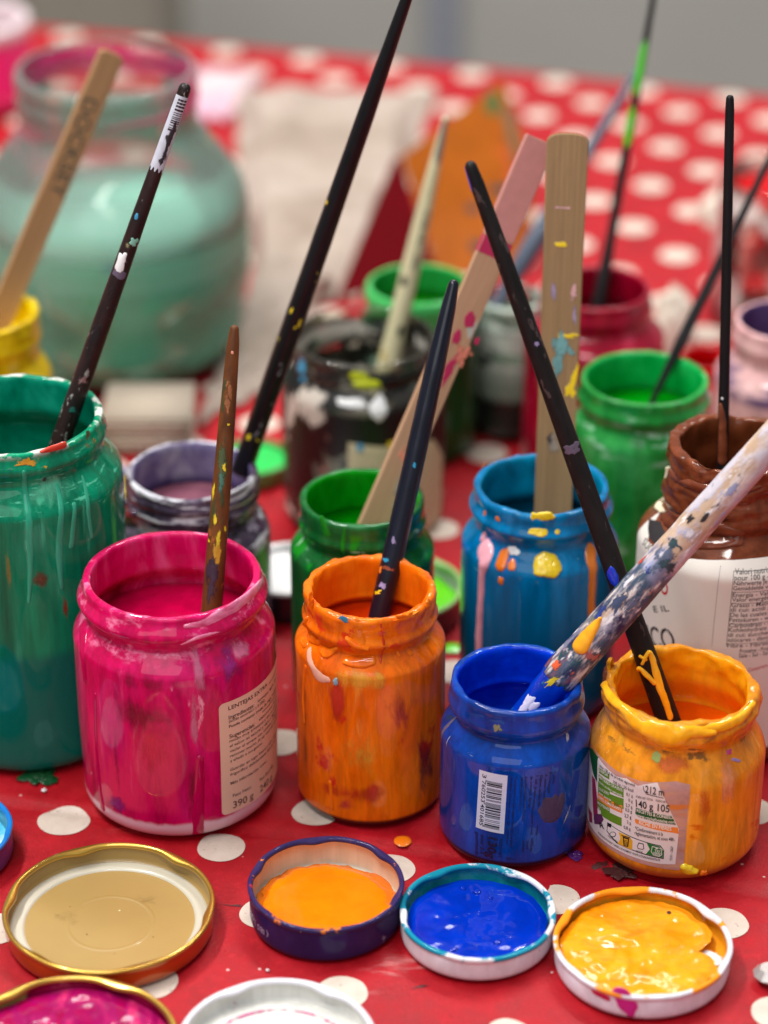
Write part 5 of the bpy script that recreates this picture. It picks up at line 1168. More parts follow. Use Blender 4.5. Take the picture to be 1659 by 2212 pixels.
L11 = Lid('yellow paint lid with a blue edge left of the violet grey jar', 215, 1045, 2.0, 1.1, W('cobalt_edge', (60, 90, 170), rough=0.4, coat=0.4), W('soft_yellow_lining', (214, 200, 60), rough=0.4, coat=0.4), 6, 0.3, 0.08, None, 11)
L11.pool(1.8, 0.7, W('soft_yellow_lining', 0), 0.02, 4)

# ================================================================== STICKS AND BRUSHES
gr_b = 'paint brushes standing in the jars'; gr_s = 'flat wooden stirring sticks'
wood = splatter('pale_stirring_wood', (128, 100, 68), (160, 130, 92), [], rough=0.6, coat=0, grain=(420, 0.02), bump=0.35)
wood2 = splatter('ruler_wood', (148, 110, 74), (174, 138, 98), [], rough=0.6, coat=0, grain=(300, 0.02), bump=0.25)
wood3 = splatter('pink_dipped_wood', (170, 130, 100), (192, 154, 122), [((206, 60, 90), 0.68, 90, (1, 1, 0.6), 8, 19), ((224, 130, 104), 0.6, 70, (1, 1, 0.5), 7, 15), ((176, 176, 166), 0.7, 80, (1, 1, 0.6), 2, 16)], rough=0.6, coat=0, grain=(300, 0.03), bump=0.3)

# (a) ruler-like stick with letters
a = Stick('stirring_stick', 'wooden stick lettered in black standing in the lemon yellow jar', 'stirring stick', (243, 112, 116.0), (-2, 690, 112.0), lemon, group=gr_s, twist=0.30)
a.flat(1.22, 0.42, wood2, round_top=0.35, seed=1)
q = n2(0, 0, 1.4745)
P0, P1 = a.local(*q(520, 572)), a.local(*q(322, 1140))
text_sheet('letters', [('DOCKSEY', (P0[0] - 0.32, P0[1]), (P1[0] - 0.36, P1[1]), 0.72, 0.004)], a.fmap, plain('stamp_ink', (60, 66, 58), 0.6), a.root, 0.006)
# (b) dark brush with barcode wrap
m = splatter('speckled_umber_handle', (26, 16, 16), (50, 30, 28), [((150, 146, 140), 0.63, 420, (1, 1, 0.5)), ((30, 22, 22), 0.55, 160, (1, 1, 0.4)), ((120, 96, 90), 0.64, 260, (1, 1, 0.5), 0, 9), ((20, 96, 84), 0.66, 200, (1, 1, 0.7), 0, 7), ((160, 70, 50), 0.73, 240, (1, 1, 0.7))], rough=0.45, coat=0.2)
b = Stick('paint_brush', 'speckled umber brush with a white barcode wrap in the emerald jar', 'paint brush', (403, 180, 97.5), (130, 955, 94.8), emerald, group=gr_b)
b.handle([(403, 190, 27), (330, 400, 32), (250, 600, 38), (150, 900, 44), (125, 960, 44)], m, seed=2)
q = n2(0, 0, 1.4745)
zA, zB = b.local(*q(1075, 560))[1], b.local(*q(925, 985))[1]
n = 20; rr = lambda z: b.rad(z)
V, Fc = [], []
for i in range(15):
    z = zB + (zA - zB) * i / 14
    for k in range(n):
        an = -1.15 + 2.3 * k / (n - 1) ; zz = z + (0.1 * math.sin(k * 1.3) if i == 0 else 0); r_ = rr(z) + 0.018
        V.append((r_ * math.sin(an), -r_ * math.cos(an), zz))
for i in range(14):
    for k in range(n - 1): Fc.append((i * n + k, i * n + k + 1, (i + 1) * n + k + 1, (i + 1) * n + k))
wr = mesh_obj('barcode_wrap', V, Fc, plain('worn_white_wrap', (196, 200, 212), 0.5, 0, 0.1, 300), b.root)
bars = []; random.seed(5); z = zA - 0.12
while z > zB + (zA - zB) * 0.56:
    wd = random.choice((0.03, 0.05, 0.08)); bars.append(([(-0.09, z), (0.26, z), (0.26, z - wd), (-0.09, z - wd)], 0, 0)); z -= wd + random.choice((0.03, 0.05, 0.07))
sheet('barcode', bars, b.cmap, [plain('umber_print', (52, 30, 34), 0.5)], wr, 0.03)
text_sheet('wrap_print', [('Maurinus', (-0.3, zB + (zA - zB) * 0.62), (-0.3, zB + (zA - zB) * 0.97), 0.14)], b.cmap, blk, wr, 0.03)
for k, (x, y, w, hh) in enumerate([(980, 820, 20, 42), (960, 880, 18, 30), (940, 930, 14, 16)]): b.wash(scumble('worn_dark', (36, 30, 36), 0.4), *q(x, y), w / 2, hh, 0.035, k, amp=0.8)
b.wash(wht_p, *q(705, 1510), 12, 22, 0.03, 3, amp=0.5); b.wash(W('sky_blue_paint', 0), *q(795, 1248), 4, 8, 0.02, 4); b.wash(W('mint_fleck', (130, 190, 170), rough=0.4), *q(780, 1400), 10, 11, 0.02, 5, amp=0.7); b.wash(scumble('olive_smear', 0), *q(745, 1420), 8, 10, 0.02, 6, amp=0.7); b.wash(gry_p, *q(695, 1580), 16, 10, 0.015, 7)
b.wash(scumble('old_pink', (150, 110, 108), 0.45), 182, 815, 12, 16, 0.015, 8, amp=0.7); b.wash(scumble('dark_emerald', (0, 86, 74), 0.45), 160, 880, 14, 16, 0.03, 9, amp=0.6)
# (c) rusty brush
m = splatter('rust_brown_handle', (72, 40, 18), (116, 66, 28), [((60, 70, 40), 0.62, 120, (1, 1, 0.25)), ((150, 84, 34), 0.62, 180, (1, 1, 0.3)), ((60, 40, 60), 0.58, 140, (1, 1, 0.3), 0, 6), ((200, 150, 120), 0.74, 380, (1, 1, 0.8)), ((30, 22, 18), 0.7, 260, (1, 1, 0.4))], rough=0.55, coat=0.1)
c_ = Stick('paint_brush', 'rust brown brush flecked with yellow standing in the magenta jar', 'paint brush', (507, 702, 93.5), (457, 1320, 89.8), pink, group=gr_b)
c_.handle([(507, 712, 20), (503, 745, 27), (488, 900, 36), (470, 1100, 42), (456, 1320, 46)], m, seed=3)
for k, (u, v, w, hh) in enumerate([(472, 1160, 7, 20), (466, 1120, 9, 16), (462, 1060, 6, 22), (484, 1005, 6, 9), (452, 1165, 4, 8), (494, 915, 5, 5), (486, 1140, 4, 10)]): c_.wash(scumble('yellow_fleck', (226, 196, 24), 0.42, 300), u, v, w, hh, 0.025, k, amp=0.8)
c_.wash(scumble('umber_violet_smear', (52, 34, 54), 0.44), 460, 1230, 20, 90, 0.008, 20); c_.wash(scumble('moss_smear', (66, 80, 40), 0.48), 480, 1000, 16, 90, 0.008, 21); c_.wash(scumble('verdigris_smear', (60, 110, 90), 0.5), 478, 1040, 14, 40, 0.01, 22); c_.wash(scumble('tan_smear', (150, 90, 44), 0.48), 492, 860, 14, 60, 0.008, 23); c_.wash(scumble('ochre_smear', 0), 466, 1190, 14, 40, 0.012, 24)
c_.wash(W('peach_fleck', (226, 150, 120), rough=0.4), 502, 760, 3, 4, 0.02, 9)
# (d) long black brush
m = splatter('flecked_black_handle', (8, 9, 11), (20, 20, 23), [((196, 180, 40), 0.66, 230, (1, 1, 0.5), 3.5, 12.5), ((120, 120, 124), 0.68, 260, (1, 1, 0.5), 1.0, 9), ((110, 104, 70), 0.72, 240, (1, 1, 0.6), 8, 15)], rough=0.35, coat=0.3, bump=0.25)
d_ = Stick('paint_brush', 'longest black brush flecked with yellow leaning out of the violet grey jar', 'paint brush', (884, -20, 101.5), (521, 1020, 101.2), purple, group=gr_b, up=1.5)
d_.handle([(884, -10, 25), (800, 250, 38), (700, 520, 43), (600, 800, 46), (525, 1020, 46)], m, seed=4)
for k, (u, v, w, hh) in enumerate([(540, 936, 12, 11), (558, 942, 8, 9), (632, 665, 6, 12), (650, 690, 7, 16), (707, 432, 6, 12), (640, 700, 5, 8)]): d_.wash(scumble('yellow_fleck', 0), u, v, w * 0.85, hh * 0.85, 0.015, k, amp=0.7)
# (e) navy brush
m = splatter('navy_lacquer_handle', (10, 13, 26), (20, 24, 40), [((120, 116, 150), 0.66, 300, (1, 1, 0.6), 0, 5.2), ((16, 100, 140), 0.72, 240, (1, 1, 0.5)), ((150, 150, 160), 0.745, 420, (1, 1, 0.8))], rough=0.3, coat=0.5, bump=0.25)
e = Stick('paint_brush', 'smooth navy brush standing upright in the slim orange jar', 'paint brush', (982, 604, 95.5), (820, 1330, 90.4), orange, group=gr_b)
e.handle([(981, 612, 23), (972, 670, 33), (935, 790, 42), (880, 1000, 46), (822, 1330, 48)], m, seed=5)
e.wash(scumble('lavender_fleck', (150, 134, 180), 0.44), 851, 1165, 9, 15, 0.015, 1, amp=0.7); e.wash(scumble('cyan_spot', 0), 835, 1207, 12, 6, 0.015, 2, amp=0.7); e.wash(scumble('orange_fleck', (226, 116, 20), 0.42), 822, 1228, 8, 9, 0.02, 3, amp=0.7); e.wash(scumble('rust_smear', 0), 838, 1225, 22, 7, 0.012, 4); e.wash(yel_p, 816, 1278, 10, 5, 0.02, 5, amp=0.9, rot=0.5); e.wash(scumble('lavender_fleck', (150, 134, 180), 0.44), 826, 1262, 14, 9, 0.012, 6, amp=0.7); e.wash(scumble('cyan_spot', 0), 895, 1003, 5, 8, 0.012, 7)
# (f) black brush crossing into the yellow jar
m = splatter('scuffed_black_handle', (14, 13, 13), (30, 27, 26), [((70, 60, 58), 0.62, 260, (1, 1, 0.4)), ((130, 90, 120), 0.72, 160, (1, 1, 0.6), 0, 12), ((150, 146, 140), 0.735, 420, (1, 1, 0.8)), ((70, 26, 36), 0.56, 60, (1, 1, 0.3), 5, 9.5)], rough=0.55, coat=0.05, bump=0.35)
f = Stick('paint_brush', 'scuffed black brush with a blue edged tip leaning out of the yellow orange jar', 'paint brush', (1013, 348, 91.2), (1440, 1545, 87.0), yellow, group=gr_b)
f.handle([(1013, 352, 25), (1030, 400, 32), (1100, 620, 37), (1220, 950, 43), (1330, 1230, 47), (1400, 1420, 50), (1440, 1545, 52)], m, seed=6)
f.wash(ble_p, 1011, 388, 4, 30, 0.015, 1, amp=0.15); f.wash(ble_p, 1322, 1240, 13, 24, 0.05, 2, amp=0.3); f.wash(ble_p, 1338, 1275, 16, 18, 0.05, 3, amp=0.4); f.wash(scumble('lavender_fleck', 0), 1157, 737, 9, 10, 0.025, 4, amp=0.7); f.wash(gry_p, 1235, 965, 22, 14, 0.01, 5, amp=0.6)
fd = lambda px, th, sd: dome('paint_drip', [(*f.cpt(u, v), w * f.scale_at(u, v)) for u, v, w in px], f.cmap, ac, f.root, th, seed=sd)
fd([(1385, 1425, 4), (1398, 1400, 5), (1408, 1420, 7), (1416, 1450, 9), (1424, 1480, 9), (1436, 1510, 8), (1444, 1540, 7)], 0.12, 1); fd([(1368, 1448, 5), (1382, 1440, 7), (1396, 1452, 6), (1410, 1466, 6)], 0.1, 2); fd([(1380, 1410, 4), (1392, 1416, 4)], 0.08, 3)
# (g) fat paint-covered brush
m = splatter('paint_caked_wood_handle', (172, 142, 116), (206, 178, 152), [((196, 190, 200), 0.40, 90, (1, 1, 0.5), 4.5, 30), ((206, 136, 104), 0.42, 80, (1, 1, 0.35), 0.5, 7.5), ((120, 120, 144), 0.44, 120, (1, 1, 0.45), 4.5, 13.5), ((66, 84, 106), 0.44, 100, (1, 1, 0.5), 5.5, 12.8), ((150, 76, 86), 0.5, 140, (1, 1, 0.4), 2.5, 8), ((34, 42, 78), 0.48, 170, (1, 1, 0.5), 5.0, 12),
    ((28, 74, 80), 0.53, 190, (1, 1, 0.5), 5.5, 12.5), ((214, 200, 196), 0.52, 170, (1, 1, 0.3), 0.5, 30), ((206, 96, 50), 0.6, 230, (1, 1, 0.6), 3, 12), ((150, 150, 50), 0.61, 240, (1, 1, 0.6), 6, 12), ((44, 44, 52), 0.6, 260, (1, 1, 0.5), 9, 30), ((160, 168, 206), 0.54, 100, (1, 1, 0.5), 12, 22), ((236, 232, 232), 0.58, 280, (1, 1, 0.5), 3, 30)], rough=0.5, coat=0.15, bump=0.5, soft=0.14)
gk = Stick('paint_brush', 'fat pale wooden brush caked in many colours lying across the ultramarine jar', 'paint brush', (1690, 926, 87.0), (1165, 1510, 86.0), blue, group=gr_b, up=2.5)
zf = gk.at(1215, 1462)[0]
gk.handle([(1180, 1500, 66), (1220, 1460, 84), (1330, 1340, 80), (1480, 1170, 76), (1690, 926, 72)], m, seed=7, z0=zf - 0.2, rough=0.02)
print('FAT', zf, gk.len); zL = gk.local(1165, 1510)[1]
fm_ = splatter('blue_coated_ferrule', (0, 36, 150), (0, 60, 190), [((10, 100, 130), 0.58, 120, (1, 1, 1)), ((190, 190, 200), 0.7, 150, (1, 1, 1.5))], rough=0.3, coat=0.8, bump=0.6)
prf = [(0, 0.15), (0.25, 0.2), (0.5, zL * 0.5), (0.62, zL), (0.66, zL + 0.3), (0.70, zf - 0.35), (0.73, zf - 0.1), (0.71, zf + 0.03), (0, zf + 0.05)]
revolve('ferrule', [(r, z, 0) for r, z in prf], [fm_], gk.root, 40, lambda a, r, z, i: (r * (1 + 0.08 * fbm(math.sin(a) * 2, math.cos(a) * 2, z * 2, 3, 2)), z))
gk.rad2 = gk.rad
for k, (u, v, w, hh) in enumerate([(1148, 1510, 12, 30), (1136, 1528, 8, 26), (1160, 1520, 10, 16)]):
    gk.wash(W('white_lilac_paint', (206, 200, 222), rough=0.4), u, v, w, hh, 0.05, k, amp=0.6)
dome('paint_drip', [(*gk.cpt(u, v), w * gk.scale_at(u, v)) for u, v, w in [(1304, 1328, 4), (1292, 1345, 11), (1274, 1368, 17), (1262, 1386, 19)]], gk.cmap, amb_p, gk.root, 0.13, seed=3); gk.wash(scumble('vermilion_dab', (214, 84, 36), 0.36), 1208, 1430, 14, 17, 0.02, 5, amp=0.4); gk.wash(scumble('yellow_fleck', 0), 1200, 1462, 8, 28, 0.03, 6, amp=0.8, rot=-0.2); gk.wash(scumble('worn_dark', 0), 1496, 1115, 9, 15, 0.02, 7, amp=0.7); gk.wash(scumble('worn_dark', 0), 1530, 1110, 6, 22, 0.02, 8, amp=0.6); gk.wash(scumble('deep_teal', (34, 66, 74), 0.5), 1450, 1215, 28, 26, 0.02, 9, amp=0.6); gk.wash(scumble('deep_teal', 0), 1462, 1165, 30, 20, 0.015, 10, amp=0.7)
gk.wash(scumble('dusk_blue', (54, 66, 100), 0.5), 1340, 1300, 26, 40, 0.015, 11, amp=0.8); gk.wash(scumble('cobalt_wash', (24, 50, 130), 0.5), 1405, 1218, 16, 22, 0.015, 12, amp=0.8); gk.wash(scumble('vermilion_wash', (206, 66, 36), 0.44), 1388, 1208, 9, 18, 0.015, 13, amp=0.8); gk.wash(scumble('teal_wash', (26, 70, 80), 0.5), 1330, 1260, 20, 30, 0.012, 31, amp=0.8); gk.wash(scumble('cobalt_wash', 0), 1300, 1320, 14, 26, 0.012, 32, amp=0.8); gk.wash(scumble('slate_wash', (84, 96, 120), 0.5), 1370, 1290, 40, 60, 0.01, 33, amp=0.6); gk.wash(scumble('slate_wash', 0), 1440, 1200, 36, 60, 0.01, 34, amp=0.6); gk.wash(scumble('white_wash', (216, 212, 218), 0.52), 1360, 1250, 20, 40, 0.014, 35, amp=0.7); gk.wash(scumble('white_wash', 0), 1500, 1150, 22, 40, 0.014, 36, amp=0.7); gk.wash(scumble('periwinkle', (160, 166, 204), 0.5), 1590, 1050, 14, 30, 0.015, 14, amp=0.7); gk.wash(scumble('dusk_blue', 0), 1385, 1340, 12, 28, 0.012, 15, amp=0.8); gk.wash(scumble('old_rose', (160, 84, 84), 0.5), 1290, 1410, 28, 24, 0.01, 16, amp=0.7)
# (h) wide stirring stick in the cerulean jar
h_ = Stick('stirring_stick', 'wide bare wooden stick with an arched top in the cerulean jar', 'stirring stick', (1227, 287, 102.0), (1195, 1095, 97.6), teal, group=gr_s)
h_.flat(1.62, 0.26, wood, round_top=0.42, wtop=1.74, seed=2)
w_ = lambda mt, u, v, a_, b_, sd, **k: h_.wash(mt, u, v, a_, b_, 0.012, sd, flat=True, **k)
w_(scumble('dusty_teal', (100, 150, 150), 0.4), 1213, 745, 34, 30, 1, amp=0.5); w_(scumble('dusty_teal', 0), 1205, 790, 18, 40, 2, amp=0.7); w_(yel_p, 1212, 527, 14, 5, 3); w_(yel_p, 1240, 815, 5, 34, 4, amp=0.8, rot=-0.3); w_(yel_p, 1225, 725, 22, 6, 5, amp=0.9); w_(yel_p, 1232, 845, 10, 12, 6, amp=0.9)
w_(scumble('dusty_pink', (210, 160, 160), 0.45), 1214, 448, 22, 4, 7, amp=0.6); w_(scumble('dusty_pink', 0), 1240, 628, 9, 30, 8, amp=0.7); w_(scumble('dusty_lilac', (160, 140, 170), 0.45), 1196, 625, 9, 30, 9, amp=0.8); w_(scumble('worn_dark', 0), 1188, 945, 9, 16, 10, amp=0.7); w_(scumble('worn_grey', (140, 126, 112), 0.45), 1195, 960, 18, 30, 11, amp=0.6); w_(scumble('dusty_lilac', 0), 1240, 680, 6, 26, 12, amp=0.6)
# (i) pink stick
i_ = Stick('stirring_stick', 'wooden stick with a dusty pink painted top in the leaf green jar', 'stirring stick', (1168, 302, 103.0), (818, 1110, 97.2), leaf, group=gr_s, twist=0.32)
i_.flat(1.35, 0.34, wood3, round_top=0.12, seed=3)
pz = [i_.at(1180, 300)[0], i_.at(1090, 520)[0], i_.at(1080, 548)[0]]
L_ = i_.len
dp = plain('dusty_pink_coat', (196, 132, 126), 0.6, 0, 0.06, 200, 0.2); mgc = W('raspberry_band', (178, 30, 80), rough=0.5)
def sleeve(z0, z1, mt, nm, e=0.012):
    bm = boxbm(0, 0, (z0 + z1) / 2, 1.35 + 2 * e, 0.34 + 2 * e, z1 - z0, 0.04); return bm_obj(nm, bm, mt, i_.root)
sleeve(pz[1], L_ + 0.01, dp, 'painted_end', 0.014); sleeve(pz[2] - 0.3, pz[1] - 0.005, mgc, 'painted_band', 0.010)
w_ = lambda mt, u, v, a_, b_, sd, **k: i_.wash(mt, u, v, a_, b_, 0.012, sd, flat=True, **k)
rb = W('raspberry_band', 0)
w_(rb, 1012, 690, 13, 18, 1); w_(rb, 968, 800, 9, 36, 2, amp=0.7); w_(rb, 1028, 735, 6, 8, 3); w_(rb, 985, 725, 8, 18, 4, amp=0.6); w_(scumble('coral_wash', (224, 130, 104), 0.45), 992, 770, 24, 40, 5, amp=0.7)
w_(scumble('worn_silver', (156, 156, 156), 0.45), 860, 1050, 12, 60, 6, amp=0.5)
# (k) black stick in the brown jar
m = splatter('matt_black_stick_paint', (9, 8, 10), (22, 20, 22), [((60, 52, 46), 0.7, 300, (1, 1, 0.4)), ((24, 22, 60), 0.72, 160, (1, 1, 0.6), 8, 18)], rough=0.5, coat=0.1, bump=0.3)
k_ = Stick('paint_brush', 'plain matt black brush standing upright in the chocolate brown bottle', 'paint brush', (1577, 205, 97.6), (1561, 1000, 95.0), brown, group=gr_b)
k_.handle([(1577, 212, 17), (1577, 240, 20), (1570, 500, 22), (1563, 800, 23), (1561, 1000, 25)], m, seed=8, n=20)
dome('paint_drip', [(*k_.cpt(u, v), w * k_.scale_at(u, v)) for u, v, w in [(1556, 872, 5), (1560, 900, 9), (1561, 950, 12), (1561, 990, 13)]], k_.cmap, bp, k_.root, 0.06)
k_.wash(W('white_paint', 0), 1560, 858, 3, 3, 0.02, 1)
# (l) thin black brush
l_ = Stick('paint_brush', 'thin black brush leaning right out of the spring green jar', 'paint brush', (1690, 285, 113.5), (1415, 855, 108.3), spring, group=gr_b, up=2)
l_.handle([(1680, 300, 14), (1600, 470, 18), (1520, 640, 22), (1475, 740, 26), (1440, 810, 18), (1415, 855, 14)], splatter('blurred_black_handle', (10, 10, 12), (24, 24, 28), [], rough=0.4), seed=9, n=16)
# (m) cream brush
cm = splatter('cream_lacquer_handle', (186, 178, 140), (206, 198, 160), [((176, 150, 70), 0.62, 90, (1, 1, 0.5), 0, 8), ((40, 40, 36), 0.73, 80, (1, 1, 1), 0, 9)], rough=0.4, coat=0.3, zones=())
m_ = Stick('paint_brush', 'cream brush printed with dark letters standing in the streaked clear jar', 'paint brush', (963, 252, 117.5), (842, 775, 114.6), clear, group=gr_b)
m_.handle([(963, 258, 12), (950, 330, 22), (920, 440, 34), (890, 570, 40), (865, 680, 42), (842, 775, 50)], cm, seed=10, n=24)
P0, P1 = m_.cpt(918, 455), m_.cpt(888, 575)
text_sheet('handle_print', [('FINE ART 1250', (P0[0], P0[1]), (P0[0], P1[1]), 0.34)], m_.cmap, blk, m_.root, 0.02)
m_.wash(blk, 872, 605, 8, 12, 0.02, 1); m_.wash(blk, 866, 712, 7, 13, 0.02, 2); m_.wash(W('grey_tip_coat', (120, 116, 108), rough=0.5), 957, 300, 10, 50, 0.012, 3)
# (j) two brushes at the back right
j1 = Stick('paint_brush', 'slim charcoal brush with a vivid green stretch standing in the crimson jar', 'paint brush', (1414, -20, 122.5), (1297, 640, 118.8), crimson, group=gr_b, up=2)
j1.handle([(1412, 0, 14), (1380, 180, 18), (1345, 350, 20), (1320, 520, 22), (1297, 640, 34)], splatter('charcoal_handle', (22, 20, 22), (42, 38, 40), [], rough=0.4), seed=11, n=16)
gv = W('vivid_green_smear', (70, 190, 30), rough=0.4)
for k, (u, v, hh) in enumerate([(1382, 150, 56), (1360, 275, 44)]): j1.wash(gv, u, v, 12, hh, 0.03, k, amp=0.2)
j2 = Stick('paint_brush', 'blue grey brush leaning behind the sticks in the milky jar', 'paint brush', (1390, 130, 128.0), (1102, 610, 122.3), mint, group=gr_b)
j2.handle([(1388, 135, 14), (1330, 230, 20), (1240, 380, 28), (1160, 520, 46), (1120, 590, 40), (1100, 612, 30)], splatter('blue_grey_handle', (66, 76, 94), (92, 100, 116), [], rough=0.35, coat=0.3), seed=12, n=18)
# ================================================================== THINGS BEHIND
# orange box on its side
def hull(name, P, mats, sel, label=None, cat=None, parent=None, bev=0.0):
    bm = bmesh.new()
    for p in P: bm.verts.new(p)
    bmesh.ops.convex_hull(bm, input=bm.verts[:])
    bmesh.ops.recalc_face_normals(bm, faces=bm.faces)
    for f in bm.faces: f.material_index = sel(f.normal)
    o = bm_obj(name, bm, mats, parent)
    if label: tag(o, label, cat)
    return o
orb = paint('orange_box_card', [(142, 68, 10), (170, 92, 22), (154, 66, 14)], 12, (1, 1, 1), smears=[((120, 60, 30), 0.62, 0.06, 14, (1, 1, 1)), ((206, 80, 50), 0.6, 0.08, 16, (1, 1, 1))], rough=0.5, coat=0.2, bump=0)
drd = plain('dark_red_card', (104, 2, 14), 0.8, 0.0, 0.2, 20, spec=0.1)
E_ = at_z(945, 590); F_ = at_z(722, 655); D_ = at_z(1128, 600)
A1 = at_y(868, 338, E_.y + 4.0)
nrm = (D_ - E_).cross(A1 - E_).normalized(); nrm = nrm if nrm.y < 0 else -nrm
on_panel = lambda u, v: CAM + ray(u, v) * ((E_ - CAM).dot(nrm) / ray(u, v).dot(nrm))
B1 = on_panel(1086, 172); C1 = on_panel(1156, 360)
bk = lambda p, dy: p - nrm * dy + Vector((0, 0, 0.0))
box = empty('gift_box', (E_.x, E_.y, 0), 'orange cardboard box with a dark red side tipped up at the back', 'box')
o0 = Vector((E_.x, E_.y, 0.02))
def rel(*p): return [v - o0 + Vector((0, 0, 0.02)) for v in p]
hull('orange_panel', rel(A1, B1, C1, D_, E_, bk(A1, 1.2), bk(B1, 1.2), bk(C1, 1.2), bk(D_, 1.2), bk(E_, 1.2)), [orb], lambda n: 0, parent=box.__class__ and box)
o = hull('red_panel', rel(A1 - Vector((0.1, 0, 0)), F_, E_ - Vector((0.1, 0, 0)), bk(A1, 1.0) - Vector((0.6, 0, 0)), bk(F_, 1.2), bk(E_, 1.0) - Vector((0.6, 0, 0))), [drd], lambda n: 0, parent=box)
mk = scumble('charcoal_scribble', (60, 40, 34), 0.47, 60, (1, 1, 1))
ue = (D_ - E_).normalized(); ve = nrm.cross(ue); ve = ve if ve.z > 0 else -ve
fmp = lambda s, z, h: tuple((E_ - o0) + ue * s + ve * z + nrm * (h + 0.02))
for k, (s_, z_, a_, b_) in enumerate([(3.2, 5.2, 1.5, 0.5), (1.9, 4.0, 1.1, 0.5), (3.4, 3.2, 1.0, 0.4), (2.3, 1.8, 0.8, 0.5)]): blob('scribble', s_, z_, a_, b_, fmp, mk, box, 0.02, k, amp=0.7)
def panel_sz(u, v):
    p = on_panel(u, v) - E_; return p.dot(ue), p.dot(ve)
blob('green_paint_mark', *panel_sz(1064, 222), 0.4, 0.8, fmp, W('moss_mark', (54, 92, 14), rough=0.6), box, 0.02, 4, amp=0.3)
blob('brown_stripe', *panel_sz(1108, 300), 0.5, 3.6, fmp, scumble('dark_olive_stripe', (110, 74, 16), 0.42, 60, (1, 1, 1)), box, 0.03, 6, amp=0.2, rot=0.25)

# crumpled beige rag
def rag(name, corners, label, cat, mat, amp, seed, nu=46, nv=60, base=0.5):
    """corners: far-left, far-right, near-right, near-left pixels on the table"""
    P = [at_z(*c, 0.3) for c in corners]; V, Fc = [], []
    for i in range(nv + 1):
        for k in range(nu + 1):
            a, b = k / nu, i / nv
            p = (P[0] * (1 - a) + P[1] * a) * (1 - b) + (P[3] * (1 - a) + P[2] * a) * b
            e = min(a, 1 - a, b, 1 - b)
            p = p + Vector((0.6 * fbm(b * 4, a * 4, seed, 2), 0.6 * fbm(a * 5, b * 5, seed + 3, 2), 0))
            z = 0.12 + (base + amp * (0.5 + fbm(p.x * 0.11, p.y * 0.09, seed, 3, seed))) * sm(0, 0.12, e)
            V.append((p.x, p.y, max(0.1, z)))
    for i in range(nv):
        for k in range(nu):
            a = i * (nu + 1) + k; Fc.append((a, a + 1, a + nu + 2, a + nu + 1))
    o = mesh_obj(name, V, Fc, mat, None, True)
    md = o.modifiers.new('Solidify', 'SOLIDIFY'); md.thickness = 0.0012
    return tag(o, label, cat)
linen = paint('beige_linen', [(142, 126, 112), (166, 150, 138), (174, 160, 150)], 12, (1, 1, 1), smears=[((206, 120, 110), 0.66, 0.1, 14, (1, 1, 1)), ((150, 120, 80), 0.66, 0.1, 10, (1, 1, 1)), ((206, 40, 90), 0.74, 0.03, 26, (1, 1, 1))], rough=0.8, coat=0, bump=0.2, bscale=400)
rag('rag', [(505, 186), (945, 192), (775, 640), (540, 640)], 'crumpled beige painting rag spread between the water jar and the orange box', 'rag', linen, 1.3, 2.0, 60, 70)
rag('rag', [(545, 610), (715, 600), (640, 800), (430, 905)], 'small stained beige rag behind the violet grey jar', 'rag', linen, 1.0, 5.0)
rag('paper_sheet', [(430, 140), (560, 150), (490, 250), (400, 250)], 'white paper with a pink wash beside the neck of the water jar', 'paper', paint('pink_washed_paper', [(196, 170, 178), (206, 188, 190), (206, 130, 170)], 12, (1, 1, 1), rough=0.6, coat=0, bump=0), 0.2, 8.0, 20, 20, 0.1)
# stack of folded paper napkins
p0 = at_z(216, 985); p1 = at_z(414, 985)
nap = plain('napkin_paper', (172, 158, 142), 0.9, 0, 0.04, 300)
st = empty('napkin_stack', ((p0.x + p1.x) / 2, p0.y + 2.2, 0.02), 'stack of folded beige paper napkins in front of the water jar', 'napkins')
for k in range(8):
    bm = boxbm(0.07 * math.sin(k * 2.1), 0.06 * math.cos(k * 1.7), 0.14 + 0.262 * k, (p1.x - p0.x) - 0.1, 4.2, 0.255, 0.06); bm_obj('napkin', bm, nap, st, True)
# crumpled white tissue and paint puddles
def lump(name, u, v, r, hz, label, cat, mat, seed, amp=0.35):
    p = at_z(u, v); V, Fc = [], []; n, m = 40, 18
    V.append((p.x, p.y, hz))
    for i in range(1, m + 1):
        a = i / m * PI / 2
        for k in range(n):
            b = 2 * PI * k / n; q = 1 + amp * fbm(math.cos(b) * 1.6, math.sin(b) * 1.6, a * 2, 3, seed)
            V.append((p.x + r * math.sin(a) * q * math.cos(b), p.y + r * math.sin(a) * q * math.sin(b), max(0.0, hz * math.cos(a) * q)))
    for k in range(n): Fc.append((0, 1 + k, 1 + (k + 1) % n))
    for i in range(m - 1):
        for k in range(n): a, b = 1 + i * n, 1 + (i + 1) * n; Fc.append((a + k, b + k, b + (k + 1) % n, a + (k + 1) % n))
    return tag(mesh_obj(name, V, Fc, mat), label, cat)
tis = plain('tissue_paper', (214, 206, 190), 0.8, 0, 0.08, 60)
lump('tissue', 1452, 752, 1.3, 3.6, 'crumpled white tissue behind the spring green jar', 'tissue', tis, 3, 0.16)
lump('tissue', 1590, 470, 2.4, 2.0, 'crumpled white tissue beside the rinsing glass', 'tissue', tis, 5, 0.16)
lump('paint_drop', 870, 1817, 0.36, 0.07, 'round orange paint drop on the cloth in front of the orange jar', 'paint drop', org_p, 1, 0.06)
lump('paint_drop', 978, 1400, 0.42, 0.08, 'lime green paint drop between the orange and cerulean jars', 'paint drop', lim_p, 2, 0.2)
lump('paint_drop', 1246, 1847, 0.26, 0.05, 'purple paint splash beside the base of the ultramarine jar', 'paint drop', W('purple_splash', (84, 30, 110), rough=0.35, coat=0.6), 4, 0.9)
